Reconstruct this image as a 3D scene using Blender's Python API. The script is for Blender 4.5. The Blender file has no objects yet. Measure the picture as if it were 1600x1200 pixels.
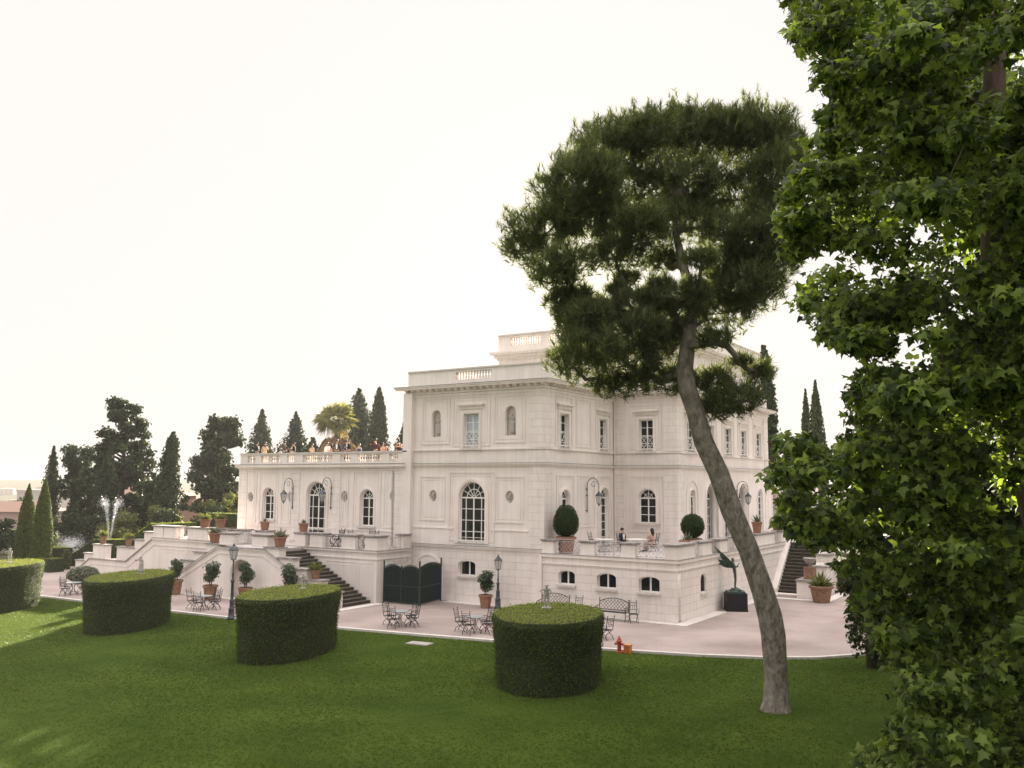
import bpy, bmesh, math, random
import numpy as np
from mathutils import Matrix, Vector
R = math.radians
sc = bpy.context.scene
COL = sc.collection
rnd = random.Random(7)

# ---------------------------------------------------------------- camera
YAW, PITCH, ROLL = .571, .1108, .0066
cam = bpy.data.cameras.new('camera'); co = bpy.data.objects.new('camera', cam); COL.objects.link(co)
fw = Vector((-math.sin(YAW), math.cos(YAW), 0)); rt = Vector((math.cos(YAW), math.sin(YAW), 0)); up = Vector((0, 0, 1))
fd = fw*math.cos(PITCH) + up*math.sin(PITCH); uv_ = -fw*math.sin(PITCH) + up*math.cos(PITCH)
rx = rt*math.cos(ROLL) + uv_*math.sin(ROLL); ux = -rt*math.sin(ROLL) + uv_*math.cos(ROLL)
co.matrix_world = Matrix(((rx.x, ux.x, -fd.x, 26.38), (rx.y, ux.y, -fd.y, -44.54), (rx.z, ux.z, -fd.z, 7.06), (0, 0, 0, 1)))
cam.sensor_width = 36; cam.lens = 36*1400/1600; cam.clip_end = 9000; cam.clip_start = .2
sc.camera = co
# ---------------------------------------------------------------- sky, sun, exposure
SUN_EL, SUN_AZ = R(14.2), R(28.5)          # azimuth measured from +Y towards -X
w = bpy.data.worlds.new('World'); sc.world = w; w.use_nodes = True
nt = w.node_tree; nt.nodes.clear()
out = nt.nodes.new('ShaderNodeOutputWorld'); bg = nt.nodes.new('ShaderNodeBackground')
sky = nt.nodes.new('ShaderNodeTexSky'); sky.sky_type = 'NISHITA'; sky.sun_disc = False
sky.sun_elevation = SUN_EL; sky.sun_rotation = -SUN_AZ; sky.dust_density = 3
sks = nt.nodes.new('ShaderNodeVectorMath'); sks.operation = 'SCALE'; sks.inputs['Scale'].default_value = .1
tc = nt.nodes.new('ShaderNodeTexCoord'); sp = nt.nodes.new('ShaderNodeSeparateXYZ')
rmp = nt.nodes.new('ShaderNodeValToRGB')   # bright overcast veil: cream at the horizon, brighter overhead
rmp.color_ramp.elements[0].position = .0; rmp.color_ramp.elements[0].color = (.985, .94, .90, 1)
rmp.color_ramp.elements[1].position = .62; rmp.color_ramp.elements[1].color = (.985, .94, .90, 1)
e = rmp.color_ramp.elements.new(.9); e.color = (3.3, 3.1, 3.0, 1)
mx = nt.nodes.new('ShaderNodeMix'); mx.data_type = 'RGBA'; mx.inputs['Factor'].default_value = .97
L = nt.links.new
L(tc.outputs['Generated'], sp.inputs[0]); L(sp.outputs['Z'], rmp.inputs['Fac'])
L(sky.outputs[0], sks.inputs[0]); L(sks.outputs[0], mx.inputs[6]); L(rmp.outputs[0], mx.inputs[7])
L(mx.outputs[2], bg.inputs['Color']); bg.inputs['Strength'].default_value = .22
L(bg.outputs[0], out.inputs['Surface'])
sl = bpy.data.lights.new('sun', 'SUN'); sl.energy = 5.0; sl.angle = R(.6); sl.color = (1, .90, .72)
so = bpy.data.objects.new('sun', sl); COL.objects.link(so)
sd = Vector((-math.sin(SUN_AZ)*math.cos(SUN_EL), math.cos(SUN_AZ)*math.cos(SUN_EL), math.sin(SUN_EL)))
so.rotation_euler = sd.to_track_quat('Z', 'Y').to_euler()
vs = sc.view_settings; vs.view_transform = 'Standard'; vs.look = 'None'; vs.gamma = 1; vs.exposure = 2.24
sc.cycles.max_bounces = 8; sc.cycles.transparent_max_bounces = 12; sc.cycles.diffuse_bounces = 4
sc.cycles.caustics_reflective = False; sc.cycles.caustics_refractive = False

# ---------------------------------------------------------------- helpers
def setp(o, label=None, cat=None, group=None, kind=None):
    if label: o['label'] = label
    if cat: o['category'] = cat
    if group: o['group'] = group
    if kind: o['kind'] = kind
    return o
def thing(name, label, cat, loc=(0, 0, 0), rz=0, group=None):
    o = bpy.data.objects.new(name, None); COL.objects.link(o); o.location = loc; o.rotation_euler = (0, 0, rz)
    o.empty_display_size = .2
    return setp(o, label, cat, group)
def link(name, me, mats=None, parent=None, loc=None, rz=None):
    o = bpy.data.objects.new(name, me); COL.objects.link(o)
    if mats is not None:
        me.materials.clear()
        for m in (mats if isinstance(mats, (list, tuple)) else [mats]): me.materials.append(m)
    if parent: o.parent = parent
    if loc: o.location = loc
    if rz: o.rotation_euler = (0, 0, rz)
    return o
def dup(o, parent=None):
    c = o.copy(); COL.objects.link(c)
    if parent: c.parent = parent
    for ch in list(o.children): dup(ch, c)
    return c
def wf(y0): return lambda p: (p[0], y0 - p[1], p[2])     # wall frame (u, out, v) of a wall facing -Y
def ws(x0): return lambda p: (x0 + p[1], p[0], p[2])     # wall frame of a wall facing +X
class MB:
    def __init__(s, xf=None): s.v = []; s.f = []; s.m = []; s.xf = xf
    def add(s, vs, fs, mat=0):
        o = len(s.v); s.v += [tuple(v) for v in vs]
        s.f += [tuple(i+o for i in f) for f in fs]; s.m += [mat]*len(fs); return s
    def box(s, x0, x1, y0, y1, z0, z1, mat=0):
        return s.add([(x0,y0,z0),(x1,y0,z0),(x1,y1,z0),(x0,y1,z0),(x0,y0,z1),(x1,y0,z1),(x1,y1,z1),(x0,y1,z1)],
              [(0,3,2,1),(4,5,6,7),(0,1,5,4),(1,2,6,5),(2,3,7,6),(3,0,4,7)], mat)
    def lathe(s, prof, c=(0,0,0), n=14, mat=0, sy=1):
        vs = []; fs = []
        for r, z in prof:
            for k in range(n):
                a = 2*math.pi*k/n; vs.append((c[0]+r*math.cos(a), c[1]+r*sy*math.sin(a), c[2]+z))
        for j in range(len(prof)-1):
            for k in range(n):
                a = j*n+k; b = j*n+(k+1) % n; fs.append((a, b, b+n, a+n))
        fs.append(tuple(range(n-1, -1, -1))); fs.append(tuple(range((len(prof)-1)*n, len(prof)*n)))
        return s.add(vs, fs, mat)
    def tube(s, pts, r, n=5, mat=0):
        pts = [Vector(p) for p in pts]; rs = r if isinstance(r, (list, tuple)) else [r]*len(pts)
        vs = []; fs = []; prev = None
        for i, p in enumerate(pts):
            t = (pts[min(i+1, len(pts)-1)] - pts[max(i-1, 0)])
            t = t.normalized() if t.length > 1e-9 else Vector((0, 0, 1))
            ref = prev if prev is not None else (Vector((0, 0, 1)) if abs(t.z) < .9 else Vector((1, 0, 0)))
            a = (ref - t*ref.dot(t)); a = a.normalized() if a.length > 1e-6 else t.orthogonal().normalized()
            prev = a; b = t.cross(a)
            for k in range(n):
                an = 2*math.pi*k/n; vs.append(p + (a*math.cos(an)+b*math.sin(an))*rs[i])
        for j in range(len(pts)-1):
            for k in range(n):
                x = j*n+k; y = j*n+(k+1) % n; fs.append((x, y, y+n, x+n))
        fs.append(tuple(range(n-1, -1, -1))); fs.append(tuple(range((len(pts)-1)*n, len(pts)*n)))
        return s.add(vs, fs, mat)
    def strip(s, A, B, w0, w1, closed=True, mat=0):
        """band between two outlines A and B (lists of (u,v)), from depth w0 to w1"""
        n = len(A); vs = []; fs = []
        for (a, b) in zip(A, B):
            vs += [(a[0], w0, a[1]), (b[0], w0, b[1]), (b[0], w1, b[1]), (a[0], w1, a[1])]
        for i in range(n if closed else n-1):
            o = 4*i; p = 4*((i+1) % n)
            for k in range(4): fs.append((o+k, o+(k+1) % 4, p+(k+1) % 4, p+k))
        if not closed: fs += [(0, 1, 2, 3), (4*n-1, 4*n-2, 4*n-3, 4*n-4)]
        return s.add(vs, fs, mat)
    def poly(s, pts, w0, w1, mat=0):
        """extruded outline of (u,v) points from w0 to w1"""
        n = len(pts); vs = [(p[0], w0, p[1]) for p in pts] + [(p[0], w1, p[1]) for p in pts]
        fs = [tuple(range(n)), tuple(range(2*n-1, n-1, -1))] + [(i, i+n, (i+1) % n+n, (i+1) % n) for i in range(n)]
        return s.add(vs, fs, mat)
    def mesh(s, name, smooth=False):
        me = bpy.data.meshes.new(name)
        vs = [s.xf(v) for v in s.v] if s.xf else s.v
        me.from_pydata(vs, [], s.f)
        for p, m in zip(me.polygons, s.m): p.material_index = m
        if smooth: me.polygons.foreach_set('use_smooth', [True]*len(me.polygons))
        bm = bmesh.new(); bm.from_mesh(me); bmesh.ops.recalc_face_normals(bm, faces=bm.faces); bm.to_mesh(me); bm.free()
        return me
    def build(s, name, mats, parent=None, smooth=False, loc=None, rz=None):
        return link(name, s.mesh(name, smooth), mats, parent, loc, rz)
def fast_mesh(name, V, Fc, mat_idx=None):
    V = np.asarray(V, np.float32); Fc = np.asarray(Fc, np.int32); k = Fc.shape[1]
    me = bpy.data.meshes.new(name); me.vertices.add(len(V)); me.vertices.foreach_set('co', V.ravel())
    me.loops.add(Fc.size); me.loops.foreach_set('vertex_index', Fc.ravel())
    me.polygons.add(len(Fc)); me.polygons.foreach_set('loop_start', np.arange(0, Fc.size, k, dtype=np.int32))
    if mat_idx is not None: me.polygons.foreach_set('material_index', np.asarray(mat_idx, np.int32))
    me.update(calc_edges=True); return me
def scatter(P, Nn, S, tv, tf, rng, tilt=.5, spin=True):
    """copies of a template (z = its normal) at points P with normals near Nn, sizes S -> verts, faces"""
    n = len(P); N = Nn + rng.normal(size=(n, 3))*tilt; N /= np.linalg.norm(N, axis=1)[:, None]+1e-9
    t = rng.normal(size=(n, 3)) if spin else np.tile([0, 0, 1.], (n, 1))+rng.normal(size=(n, 3))*.15
    A = np.cross(t, N); A /= np.linalg.norm(A, axis=1)[:, None]+1e-9; B = np.cross(N, A)
    tv = np.asarray(tv, float); tf = np.asarray(tf)
    V = P[:, None, :] + S[:, None, None]*(tv[None, :, 0:1]*A[:, None, :] + tv[None, :, 1:2]*B[:, None, :] + tv[None, :, 2:3]*N[:, None, :])
    Fc = (np.arange(n)*len(tv))[:, None, None] + tf[None]
    return V.reshape(-1, 3), Fc.reshape(-1, tf.shape[1])
def merge(parts):
    V = []; Fc = []; o = 0
    for v, f in parts: V.append(v); Fc.append(np.asarray(f)+o); o += len(v)
    return np.concatenate(V), np.concatenate(Fc)
LEAF = ([(0,0,0),(.28,.45,.08),(0,1,-.05),(-.28,.45,.08)], [(0,1,2),(0,2,3)])
CLUMP = ([(0,0,0),(.5,.3,.1),(.35,.9,-.1),(-.1,1,.1),(-.5,.45,0)], [(0,1,2),(0,2,3),(0,3,4)])
def lobed_leaf(fold=.22, droop=.0):
    """a plane-tree leaf: five pointed lobes round a palm, slightly folded"""
    pts = [(0,0),(.2,.02),(.42,-.08),(.33,.2),(.62,.36),(.3,.5),(.22,.62),(0,1.0),(-.22,.62),(-.3,.5),(-.62,.36),(-.33,.2),(-.42,-.08),(-.2,.02)]
    vs = [(0, .3, .05)] + [(x*.92, y, -fold*abs(x)*(1+abs(x)) - droop*max(0, y-.2)**2 + (.03 if i % 2 else 0)) for i, (x, y) in enumerate(pts)]
    return vs, [(0, i, i % 14+1) for i in range(1, 15)]
def needle_tuft(n, rg, ln=1.0, wd=.045):
    vs = []; fs = []
    for k in range(n):
        a = rg.uniform(0, 6.283); el = rg.uniform(.15, 1.35); l = ln*rg.uniform(.7, 1.1)
        d = Vector((math.cos(a)*math.cos(el), math.sin(a)*math.cos(el), math.sin(el)))
        s = d.cross(Vector((0, 0, 1))).normalized()*wd; b = d*.05+Vector((0, 0, rg.uniform(-.5, .2)))
        o = len(vs); vs += [b-s, b+s, b+d*l]; fs.append((o, o+1, o+2))
    return [tuple(v) for v in vs], fs

# ---------------------------------------------------------------- materials
def mat(name):
    m = bpy.data.materials.new(name); m.use_nodes = True
    return m, m.node_tree, m.node_tree.nodes['Principled BSDF']
def plain(name, c, rough=.6, metal=0, spec=.4, var=.12, scale=6, bump=0):
    m, t, b = mat(name); b.inputs['Roughness'].default_value = rough; b.inputs['Metallic'].default_value = metal
    b.inputs['Specular IOR Level'].default_value = spec
    tc = t.nodes.new('ShaderNodeTexCoord'); n = t.nodes.new('ShaderNodeTexNoise'); n.inputs['Scale'].default_value = scale; n.inputs['Detail'].default_value = 5
    r = t.nodes.new('ShaderNodeValToRGB'); r.color_ramp.elements[0].position = .3; r.color_ramp.elements[1].position = .7
    r.color_ramp.elements[0].color = tuple(x*(1-var) for x in c)+(1,); r.color_ramp.elements[1].color = tuple(min(1, x*(1+var)) for x in c)+(1,)
    t.links.new(tc.outputs['Object'], n.inputs['Vector']); t.links.new(n.outputs['Fac'], r.inputs['Fac']); t.links.new(r.outputs[0], b.inputs['Base Color'])
    if bump:
        bp = t.nodes.new('ShaderNodeBump'); bp.inputs['Strength'].default_value = bump; bp.inputs['Distance'].default_value = .02
        t.links.new(n.outputs['Fac'], bp.inputs['Height']); t.links.new(bp.outputs[0], b.inputs['Normal'])
    return m
def stucco(name, c, joints=False, bw=.95, bh=.42):
    """painted render with weather streaks; with joints it is lined out as ashlar blocks"""
    m, t, b = mat(name); N = t.nodes.new; K = t.links.new
    b.inputs['Roughness'].default_value = .85; b.inputs['Specular IOR Level'].default_value = .2
    g = N('ShaderNodeNewGeometry'); s = N('ShaderNodeSeparateXYZ'); K(g.outputs['Position'], s.inputs[0])
    ad = N('ShaderNodeMath'); ad.operation = 'ADD'; K(s.outputs['X'], ad.inputs[0]); K(s.outputs['Y'], ad.inputs[1])
    cb = N('ShaderNodeCombineXYZ'); K(ad.outputs[0], cb.inputs['X']); K(s.outputs['Z'], cb.inputs['Y'])
    n1 = N('ShaderNodeTexNoise'); n1.inputs['Scale'].default_value = .7; n1.inputs['Detail'].default_value = 6; K(g.outputs['Position'], n1.inputs['Vector'])
    st = N('ShaderNodeVectorMath'); st.operation = 'MULTIPLY'; st.inputs[1].default_value = (3.5, .25, 1); K(cb.outputs[0], st.inputs[0])
    n2 = N('ShaderNodeTexNoise'); n2.inputs['Scale'].default_value = 1; n2.inputs['Detail'].default_value = 5; K(st.outputs[0], n2.inputs['Vector'])
    ml = N('ShaderNodeMath'); ml.operation = 'MULTIPLY'; K(n1.outputs['Fac'], ml.inputs[0]); K(n2.outputs['Fac'], ml.inputs[1])
    r = N('ShaderNodeValToRGB'); r.color_ramp.elements[0].position = .12; r.color_ramp.elements[1].position = .34
    r.color_ramp.elements[0].color = (c[0]*.88, c[1]*.865, c[2]*.855, 1); r.color_ramp.elements[1].color = c+(1,)
    K(ml.outputs[0], r.inputs['Fac']); last = r.outputs[0]
    n3 = N('ShaderNodeTexNoise'); n3.inputs['Scale'].default_value = 22; K(g.outputs['Position'], n3.inputs['Vector'])
    bp = N('ShaderNodeBump'); bp.inputs['Strength'].default_value = .15; bp.inputs['Distance'].default_value = .01; K(n3.outputs['Fac'], bp.inputs['Height'])
    if joints:
        br = N('ShaderNodeTexBrick'); br.inputs['Scale'].default_value = 1; br.inputs['Mortar Size'].default_value = .016
        br.inputs['Brick Width'].default_value = bw; br.inputs['Row Height'].default_value = bh; br.inputs['Mortar Smooth'].default_value = .4
        br.inputs['Color1'].default_value = (1, 1, 1, 1); br.inputs['Color2'].default_value = (.93, .93, .92, 1); br.inputs['Mortar'].default_value = (.6, .57, .54, 1)
        K(cb.outputs[0], br.inputs['Vector'])
        mm = N('ShaderNodeMix'); mm.data_type = 'RGBA'; mm.blend_type = 'MULTIPLY'; mm.inputs['Factor'].default_value = .45
        K(last, mm.inputs[6]); K(br.outputs['Color'], mm.inputs[7]); last = mm.outputs[2]
        b2 = N('ShaderNodeBump'); b2.inputs['Strength'].default_value = .6; b2.inputs['Distance'].default_value = .02; b2.invert = True
        K(br.outputs['Fac'], b2.inputs['Height']); K(bp.outputs[0], b2.inputs['Normal']); bp = b2
    K(last, b.inputs['Base Color']); K(bp.outputs[0], b.inputs['Normal'])
    return m
def foliage(name, c1, c2, trans=.35, rough=.6, spec=.12):
    m, t, b = mat(name); N = t.nodes.new; K = t.links.new
    g = N('ShaderNodeNewGeometry'); r = N('ShaderNodeValToRGB'); r.color_ramp.elements[0].color = c1+(1,); r.color_ramp.elements[1].color = c2+(1,)
    K(g.outputs['Random Per Island'], r.inputs['Fac']); K(r.outputs[0], b.inputs['Base Color'])
    b.inputs['Roughness'].default_value = rough; b.inputs['Specular IOR Level'].default_value = spec
    tr = N('ShaderNodeBsdfTranslucent'); br = N('ShaderNodeVectorMath'); br.operation = 'MULTIPLY'; br.inputs[1].default_value = (1.5, 1.45, .7)
    K(r.outputs[0], br.inputs[0]); K(br.outputs[0], tr.inputs['Color'])
    mx = N('ShaderNodeMixShader'); mx.inputs[0].default_value = trans; K(b.outputs[0], mx.inputs[1]); K(tr.outputs[0], mx.inputs[2])
    K(mx.outputs[0], t.nodes['Material Output'].inputs['Surface']); return m
def glass(name, tr=.5, c=(.02, .022, .025)):
    m, t, b = mat(name); b.inputs['Base Color'].default_value = c+(1,); b.inputs['Roughness'].default_value = .04
    x = t.nodes.new('ShaderNodeBsdfTransparent'); mx = t.nodes.new('ShaderNodeMixShader'); mx.inputs[0].default_value = tr
    t.links.new(b.outputs[0], mx.inputs[1]); t.links.new(x.outputs[0], mx.inputs[2]); t.links.new(mx.outputs[0], t.nodes['Material Output'].inputs['Surface'])
    return m
def bark(name, c1, c2, sc_=3, stretch=.25):
    m, t, b = mat(name); N = t.nodes.new; K = t.links.new; b.inputs['Roughness'].default_value = .9; b.inputs['Specular IOR Level'].default_value = .15
    tc = N('ShaderNodeTexCoord'); v = N('ShaderNodeVectorMath'); v.operation = 'MULTIPLY'; v.inputs[1].default_value = (sc_, sc_, sc_*stretch); K(tc.outputs['Object'], v.inputs[0])
    n = N('ShaderNodeTexNoise'); n.inputs['Scale'].default_value = 1.5; n.inputs['Detail'].default_value = 8; n.inputs['Roughness'].default_value = .65; K(v.outputs[0], n.inputs['Vector'])
    vo = N('ShaderNodeTexVoronoi'); vo.inputs['Scale'].default_value = 2.5; K(v.outputs[0], vo.inputs['Vector'])
    r = N('ShaderNodeValToRGB'); r.color_ramp.elements[0].position = .35; r.color_ramp.elements[1].position = .65
    r.color_ramp.elements[0].color = c1+(1,); r.color_ramp.elements[1].color = c2+(1,); K(n.outputs['Fac'], r.inputs['Fac']); K(r.outputs[0], b.inputs['Base Color'])
    a = N('ShaderNodeMath'); a.operation = 'ADD'; K(n.outputs['Fac'], a.inputs[0]); K(vo.outputs['Distance'], a.inputs[1])
    bp = N('ShaderNodeBump'); bp.inputs['Strength'].default_value = .7; bp.inputs['Distance'].default_value = .05; K(a.outputs[0], bp.inputs['Height']); K(bp.outputs[0], b.inputs['Normal'])
    return m
def grass_mat(name, c1, c2):
    m, t, b = mat(name); N = t.nodes.new; K = t.links.new; b.inputs['Roughness'].default_value = .9; b.inputs['Specular IOR Level'].default_value = .04
    g = N('ShaderNodeNewGeometry')
    n1 = N('ShaderNodeTexNoise'); n1.inputs['Scale'].default_value = .35; n1.inputs['Detail'].default_value = 4; K(g.outputs['Position'], n1.inputs['Vector'])
    n2 = N('ShaderNodeTexNoise'); n2.inputs['Scale'].default_value = 26; n2.inputs['Detail'].default_value = 8; n2.inputs['Roughness'].default_value = .75; K(g.outputs['Position'], n2.inputs['Vector'])
    r1 = N('ShaderNodeValToRGB'); r1.color_ramp.elements[0].position = .3; r1.color_ramp.elements[1].position = .7
    r1.color_ramp.elements[0].color = c1+(1,); r1.color_ramp.elements[1].color = c2+(1,); K(n1.outputs['Fac'], r1.inputs['Fac'])
    r2 = N('ShaderNodeValToRGB'); r2.color_ramp.elements[0].position = .35; r2.color_ramp.elements[1].position = .72
    r2.color_ramp.elements[0].color = (.82, .82, .78, 1); r2.color_ramp.elements[1].color = (1.15, 1.14, 1.08, 1); K(n2.outputs['Fac'], r2.inputs['Fac'])
    mm = N('ShaderNodeMix'); mm.data_type = 'RGBA'; mm.blend_type = 'MULTIPLY'; mm.inputs['Factor'].default_value = 1; K(r1.outputs[0], mm.inputs[6]); K(r2.outputs[0], mm.inputs[7])
    K(mm.outputs[2], b.inputs['Base Color'])
    bp = N('ShaderNodeBump'); bp.inputs['Strength'].default_value = .8; bp.inputs['Distance'].default_value = .06; K(n2.outputs['Fac'], bp.inputs['Height']); K(bp.outputs[0], b.inputs['Normal'])
    return m
WALLC = (.84, .772, .735)
def deepen(m, p=.3):
    for n in m.node_tree.nodes:
        if n.type == 'VALTORGB': n.color_ramp.elements[0].position = p
    return m
M = dict(
 wall=stucco('wall_render', WALLC), panel=stucco('panel_render', (.79, .722, .69)), ashlar=stucco('ashlar_render', WALLC, True), quoin=stucco('quoin_render', WALLC, True, .8, .45),
 trim=stucco('trim_stucco', (.85, .785, .745)), cap=plain('weathered_cap_stone', (.30, .27, .26), .9, var=.35, scale=5, bump=.3), stone=plain('pale_stone', (.62, .57, .54), .85, var=.12, scale=4, bump=.2),
 lead=plain('lead_flashing', (.22, .21, .21), .6), white=plain('white_paint', (.80, .78, .75), .5, var=.04), pane=glass('window_glass'), bpane=glass('basement_glass', .25),
 skypane=plain('upper_glass_painted_sky', (.36, .40, .46), .08, spec=.8, var=.05), curtain=plain('cream_curtain', (.62, .55, .45), .9, var=.1, scale=3), dark=plain('dark_interior', (.05, .045, .04), .9),  # skypane: sky reflection painted in as an opaque pale blue colour
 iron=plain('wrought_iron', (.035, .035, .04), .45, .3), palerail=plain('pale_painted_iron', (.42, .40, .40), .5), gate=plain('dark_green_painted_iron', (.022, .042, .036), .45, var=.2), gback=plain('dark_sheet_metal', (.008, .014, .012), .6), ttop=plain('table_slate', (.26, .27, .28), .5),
 terra=plain('terracotta', (.30, .15, .10), .85, var=.22, scale=7, bump=.15), terra2=plain('aged_terracotta', (.25, .145, .09), .9, var=.3, scale=5, bump=.2),
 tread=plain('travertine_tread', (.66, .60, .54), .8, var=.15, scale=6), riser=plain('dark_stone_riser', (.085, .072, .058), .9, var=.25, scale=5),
 lamp=plain('lamp_post_paint', (.06, .074, .088), .4, .2, var=.2), lglass=glass('lantern_glass', .55, (.6, .58, .55)), bronze=plain('verdigris_bronze', (.07, .10, .085), .5, .5, var=.5, scale=4),
 black=plain('black_stone', (.012, .011, .011), .5), marble=plain('weathered_marble', (.40, .375, .345), .8, var=.25, scale=9), red=plain('hydrant_red', (.42, .07, .035), .45), orange=plain('orange_plastic', (.60, .20, .06), .5),
 pave=plain('terrace_paving', (.50, .45, .44), .85, var=.1, scale=2), hedge=foliage('clipped_hedge_leaf', (.038, .058, .010), (.105, .142, .024), .3), hedgelit=foliage('hedge_leaf_painted_skylight', (.16, .195, .042), (.28, .315, .08), .35), hcore=plain('hedge_inside', (.018, .026, .008), .95),  # second hedge leaf is the same foliage, paler to paint in skylight
 pine=foliage('pine_needle', (.050, .068, .030), (.155, .185, .082), .38), plane=deepen(foliage('plane_leaf', (.030, .055, .010), (.25, .335, .07), .55, .45, .3), .2), dleaf=foliage('dark_evergreen_leaf', (.018, .030, .017), (.055, .078, .036), .2),
 cyp=foliage('cypress_leaf', (.022, .036, .014), (.058, .078, .028), .18), shrub=foliage('pale_shrub_leaf', (.07, .09, .03), (.20, .22, .09), .35), camel=foliage('camellia_leaf', (.018, .040, .016), (.06, .095, .035), .2, .3, .5),
 top=foliage('topiary_leaf', (.016, .034, .008), (.05, .085, .02), .2), agave=plain('agave_leaf', (.16, .19, .12), .5, var=.3, scale=10), grey=foliage('grey_lavender', (.14, .15, .12), (.28, .28, .23), .2),
 palm=foliage('palm_frond', (.13, .14, .06), (.29, .28, .13), .3), palmdry=foliage('dry_palm_skirt', (.24, .15, .08), (.42, .28, .16), .2),
 bark=bark('pine_bark', (.11, .092, .074), (.29, .26, .225), 4, .5), bark2=bark('plane_bark', (.05, .04, .028), (.13, .105, .07)), ivy=foliage('ivy_leaf', (.014, .028, .008), (.06, .085, .025), .3),
 skin=plain('skin', (.50, .30, .21), .6, var=.05), hairb=plain('dark_hair', (.012, .009, .008), .5), suit=plain('navy_suit', (.012, .014, .028), .8), blk=plain('black_cloth', (.01, .01, .012), .8), shirt=plain('white_cloth', (.75, .73, .72), .8, var=.03),
 beige=plain('beige_cloth', (.52, .38, .25), .8), pink=plain('pink_cloth', (.60, .38, .33), .8), brown=plain('brown_cloth', (.10, .05, .035), .8), blue=plain('blue_cloth', (.03, .05, .16), .8), wine=plain('burgundy_cloth', (.06, .018, .02), .8),
)
# ---------------------------------------------------------------- ground, lawn, court
def hnoise(x, y, s): return math.sin(x*s+1.3)*math.cos(y*s*1.3+.4)+.5*math.sin(x*s*2.3-y*s*1.7)
def gz(x, y):
    d = math.hypot((x+15)*.9, y-5)
    t = min(1, max(0, (d-85)/190)); z = -26*t*t*(3-2*t)
    if d > 700:
        k = min(1, (d-700)/1300); z += k*(35+3.5*hnoise(x, y, .004)+2*hnoise(x, y, .011))
    return z
vs = []; fs = []; NA = 96
rad = [0, 20, 45, 70, 85, 105, 130, 160, 200, 250, 320, 420, 560, 750, 950, 1200, 1500, 1900, 2400, 3200]
for r in rad:
    for k in range(NA):
        a = 2*math.pi*k/NA; x = -15+r*math.cos(a)*1.1; y = 5+r*math.sin(a); vs.append((x, y, gz(x, y)-.08))
for j in range(len(rad)-1):
    for k in range(NA): fs.append((j*NA+k, (j+1)*NA+k, (j+1)*NA+(k+1) % NA, j*NA+(k+1) % NA))
g = MB(); g.add(vs, fs)
M['earth'] = grass_mat('garden_ground', (.05, .065, .03), (.13, .125, .075))
setp(g.build('ground', M['earth'], smooth=True), kind='structure')
KERB = [(-75,-13.9),(-60,-13.7),(-46,-13.5),(-34,-13.35),(-26,-13.1),(-21,-12.95),(-16,-12.7),(-11,-12.45),(-7,-12.0),(-3.5,-11.5),(0,-10.95),(3.4,-10.35),(6.5,-9.75),(9.5,-9.1),(12.3,-8.35),(14.8,-7.3),(16.6,-6.1),(17.9,-4.4),(18.6,-1.8),(19.1,1),(19.9,5),(21,9),(23,15),(26,24),(30,40)]
OUTER = [(-95,-80),(-75,-82),(-60,-82),(-46,-82),(-36,-82),(-28,-82),(-20,-82),(-12,-82),(-6,-82),(0,-82),(6,-82),(12,-82),(18,-82),(24,-80),(32,-78),(40,-72),(48,-62),(54,-50),(60,-38),(62,-26),(64,-14),(66,0),(68,12),(70,24),(72,40)]
lv = []; lf = []; NS = 26
for (a, b), (c, d) in zip(KERB, OUTER):
    for j in range(NS+1):
        t = (j/NS)**1.6; x = a+(c-a)*t; y = b+(d-b)*t
        lv.append((x, y, .0 if j == 0 else .02*hnoise(x, y, .35)*min(1, j/4)))
for i in range(len(KERB)-1):
    for j in range(NS): o = i*(NS+1)+j; lf.append((o, o+1, o+NS+2, o+NS+1))
M['lawn'] = grass_mat('mown_grass', (.038, .068, .009), (.072, .110, .017))
lm = MB(); lm.add(lv, lf); setp(lm.build('lawn', M['lawn'], smooth=True), kind='structure')
def court_mat():
    m, t, b = mat('pink_gravel'); N = t.nodes.new; K = t.links.new; b.inputs['Roughness'].default_value = .9; b.inputs['Specular IOR Level'].default_value = .2
    g = N('ShaderNodeNewGeometry'); n = N('ShaderNodeTexNoise'); n.inputs['Scale'].default_value = 11; n.inputs['Detail'].default_value = 8; n.inputs['Roughness'].default_value = .8; K(g.outputs['Position'], n.inputs['Vector'])
    n2 = N('ShaderNodeTexNoise'); n2.inputs['Scale'].default_value = .25; n2.inputs['Detail'].default_value = 5; K(g.outputs['Position'], n2.inputs['Vector'])
    r = N('ShaderNodeValToRGB'); r.color_ramp.elements[0].color = (.28, .23, .213, 1); r.color_ramp.elements[1].color = (.46, .388, .365, 1); r.color_ramp.elements[0].position = .3; r.color_ramp.elements[1].position = .7
    K(n.outputs['Fac'], r.inputs['Fac'])
    r2 = N('ShaderNodeValToRGB'); r2.color_ramp.elements[0].color = (.72, .70, .69, 1); r2.color_ramp.elements[1].color = (1.08, 1.06, 1.06, 1); r2.color_ramp.elements[0].position = .35; r2.color_ramp.elements[1].position = .62; K(n2.outputs['Fac'], r2.inputs['Fac'])
    mm = N('ShaderNodeMix'); mm.data_type = 'RGBA'; mm.blend_type = 'MULTIPLY'; mm.inputs['Factor'].default_value = 1; K(r.outputs[0], mm.inputs[6]); K(r2.outputs[0], mm.inputs[7]); K(mm.outputs[2], b.inputs['Base Color'])
    bp = N('ShaderNodeBump'); bp.inputs['Strength'].default_value = .4; bp.inputs['Distance'].default_value = .02; K(n.outputs['Fac'], bp.inputs['Height']); K(bp.outputs[0], b.inputs['Normal']); return m
M['court'] = court_mat()
cv = []; cf = []
kk = [(max(x, -47), y) for x, y in KERB[2:]]
for i, (x, y) in enumerate(kk): cv += [(x, y, -.004), (x-0.0, 45, -.004)] if x < 18 else [(x, y, -.004), (17.9+i*.05, 45, -.004)]
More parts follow.
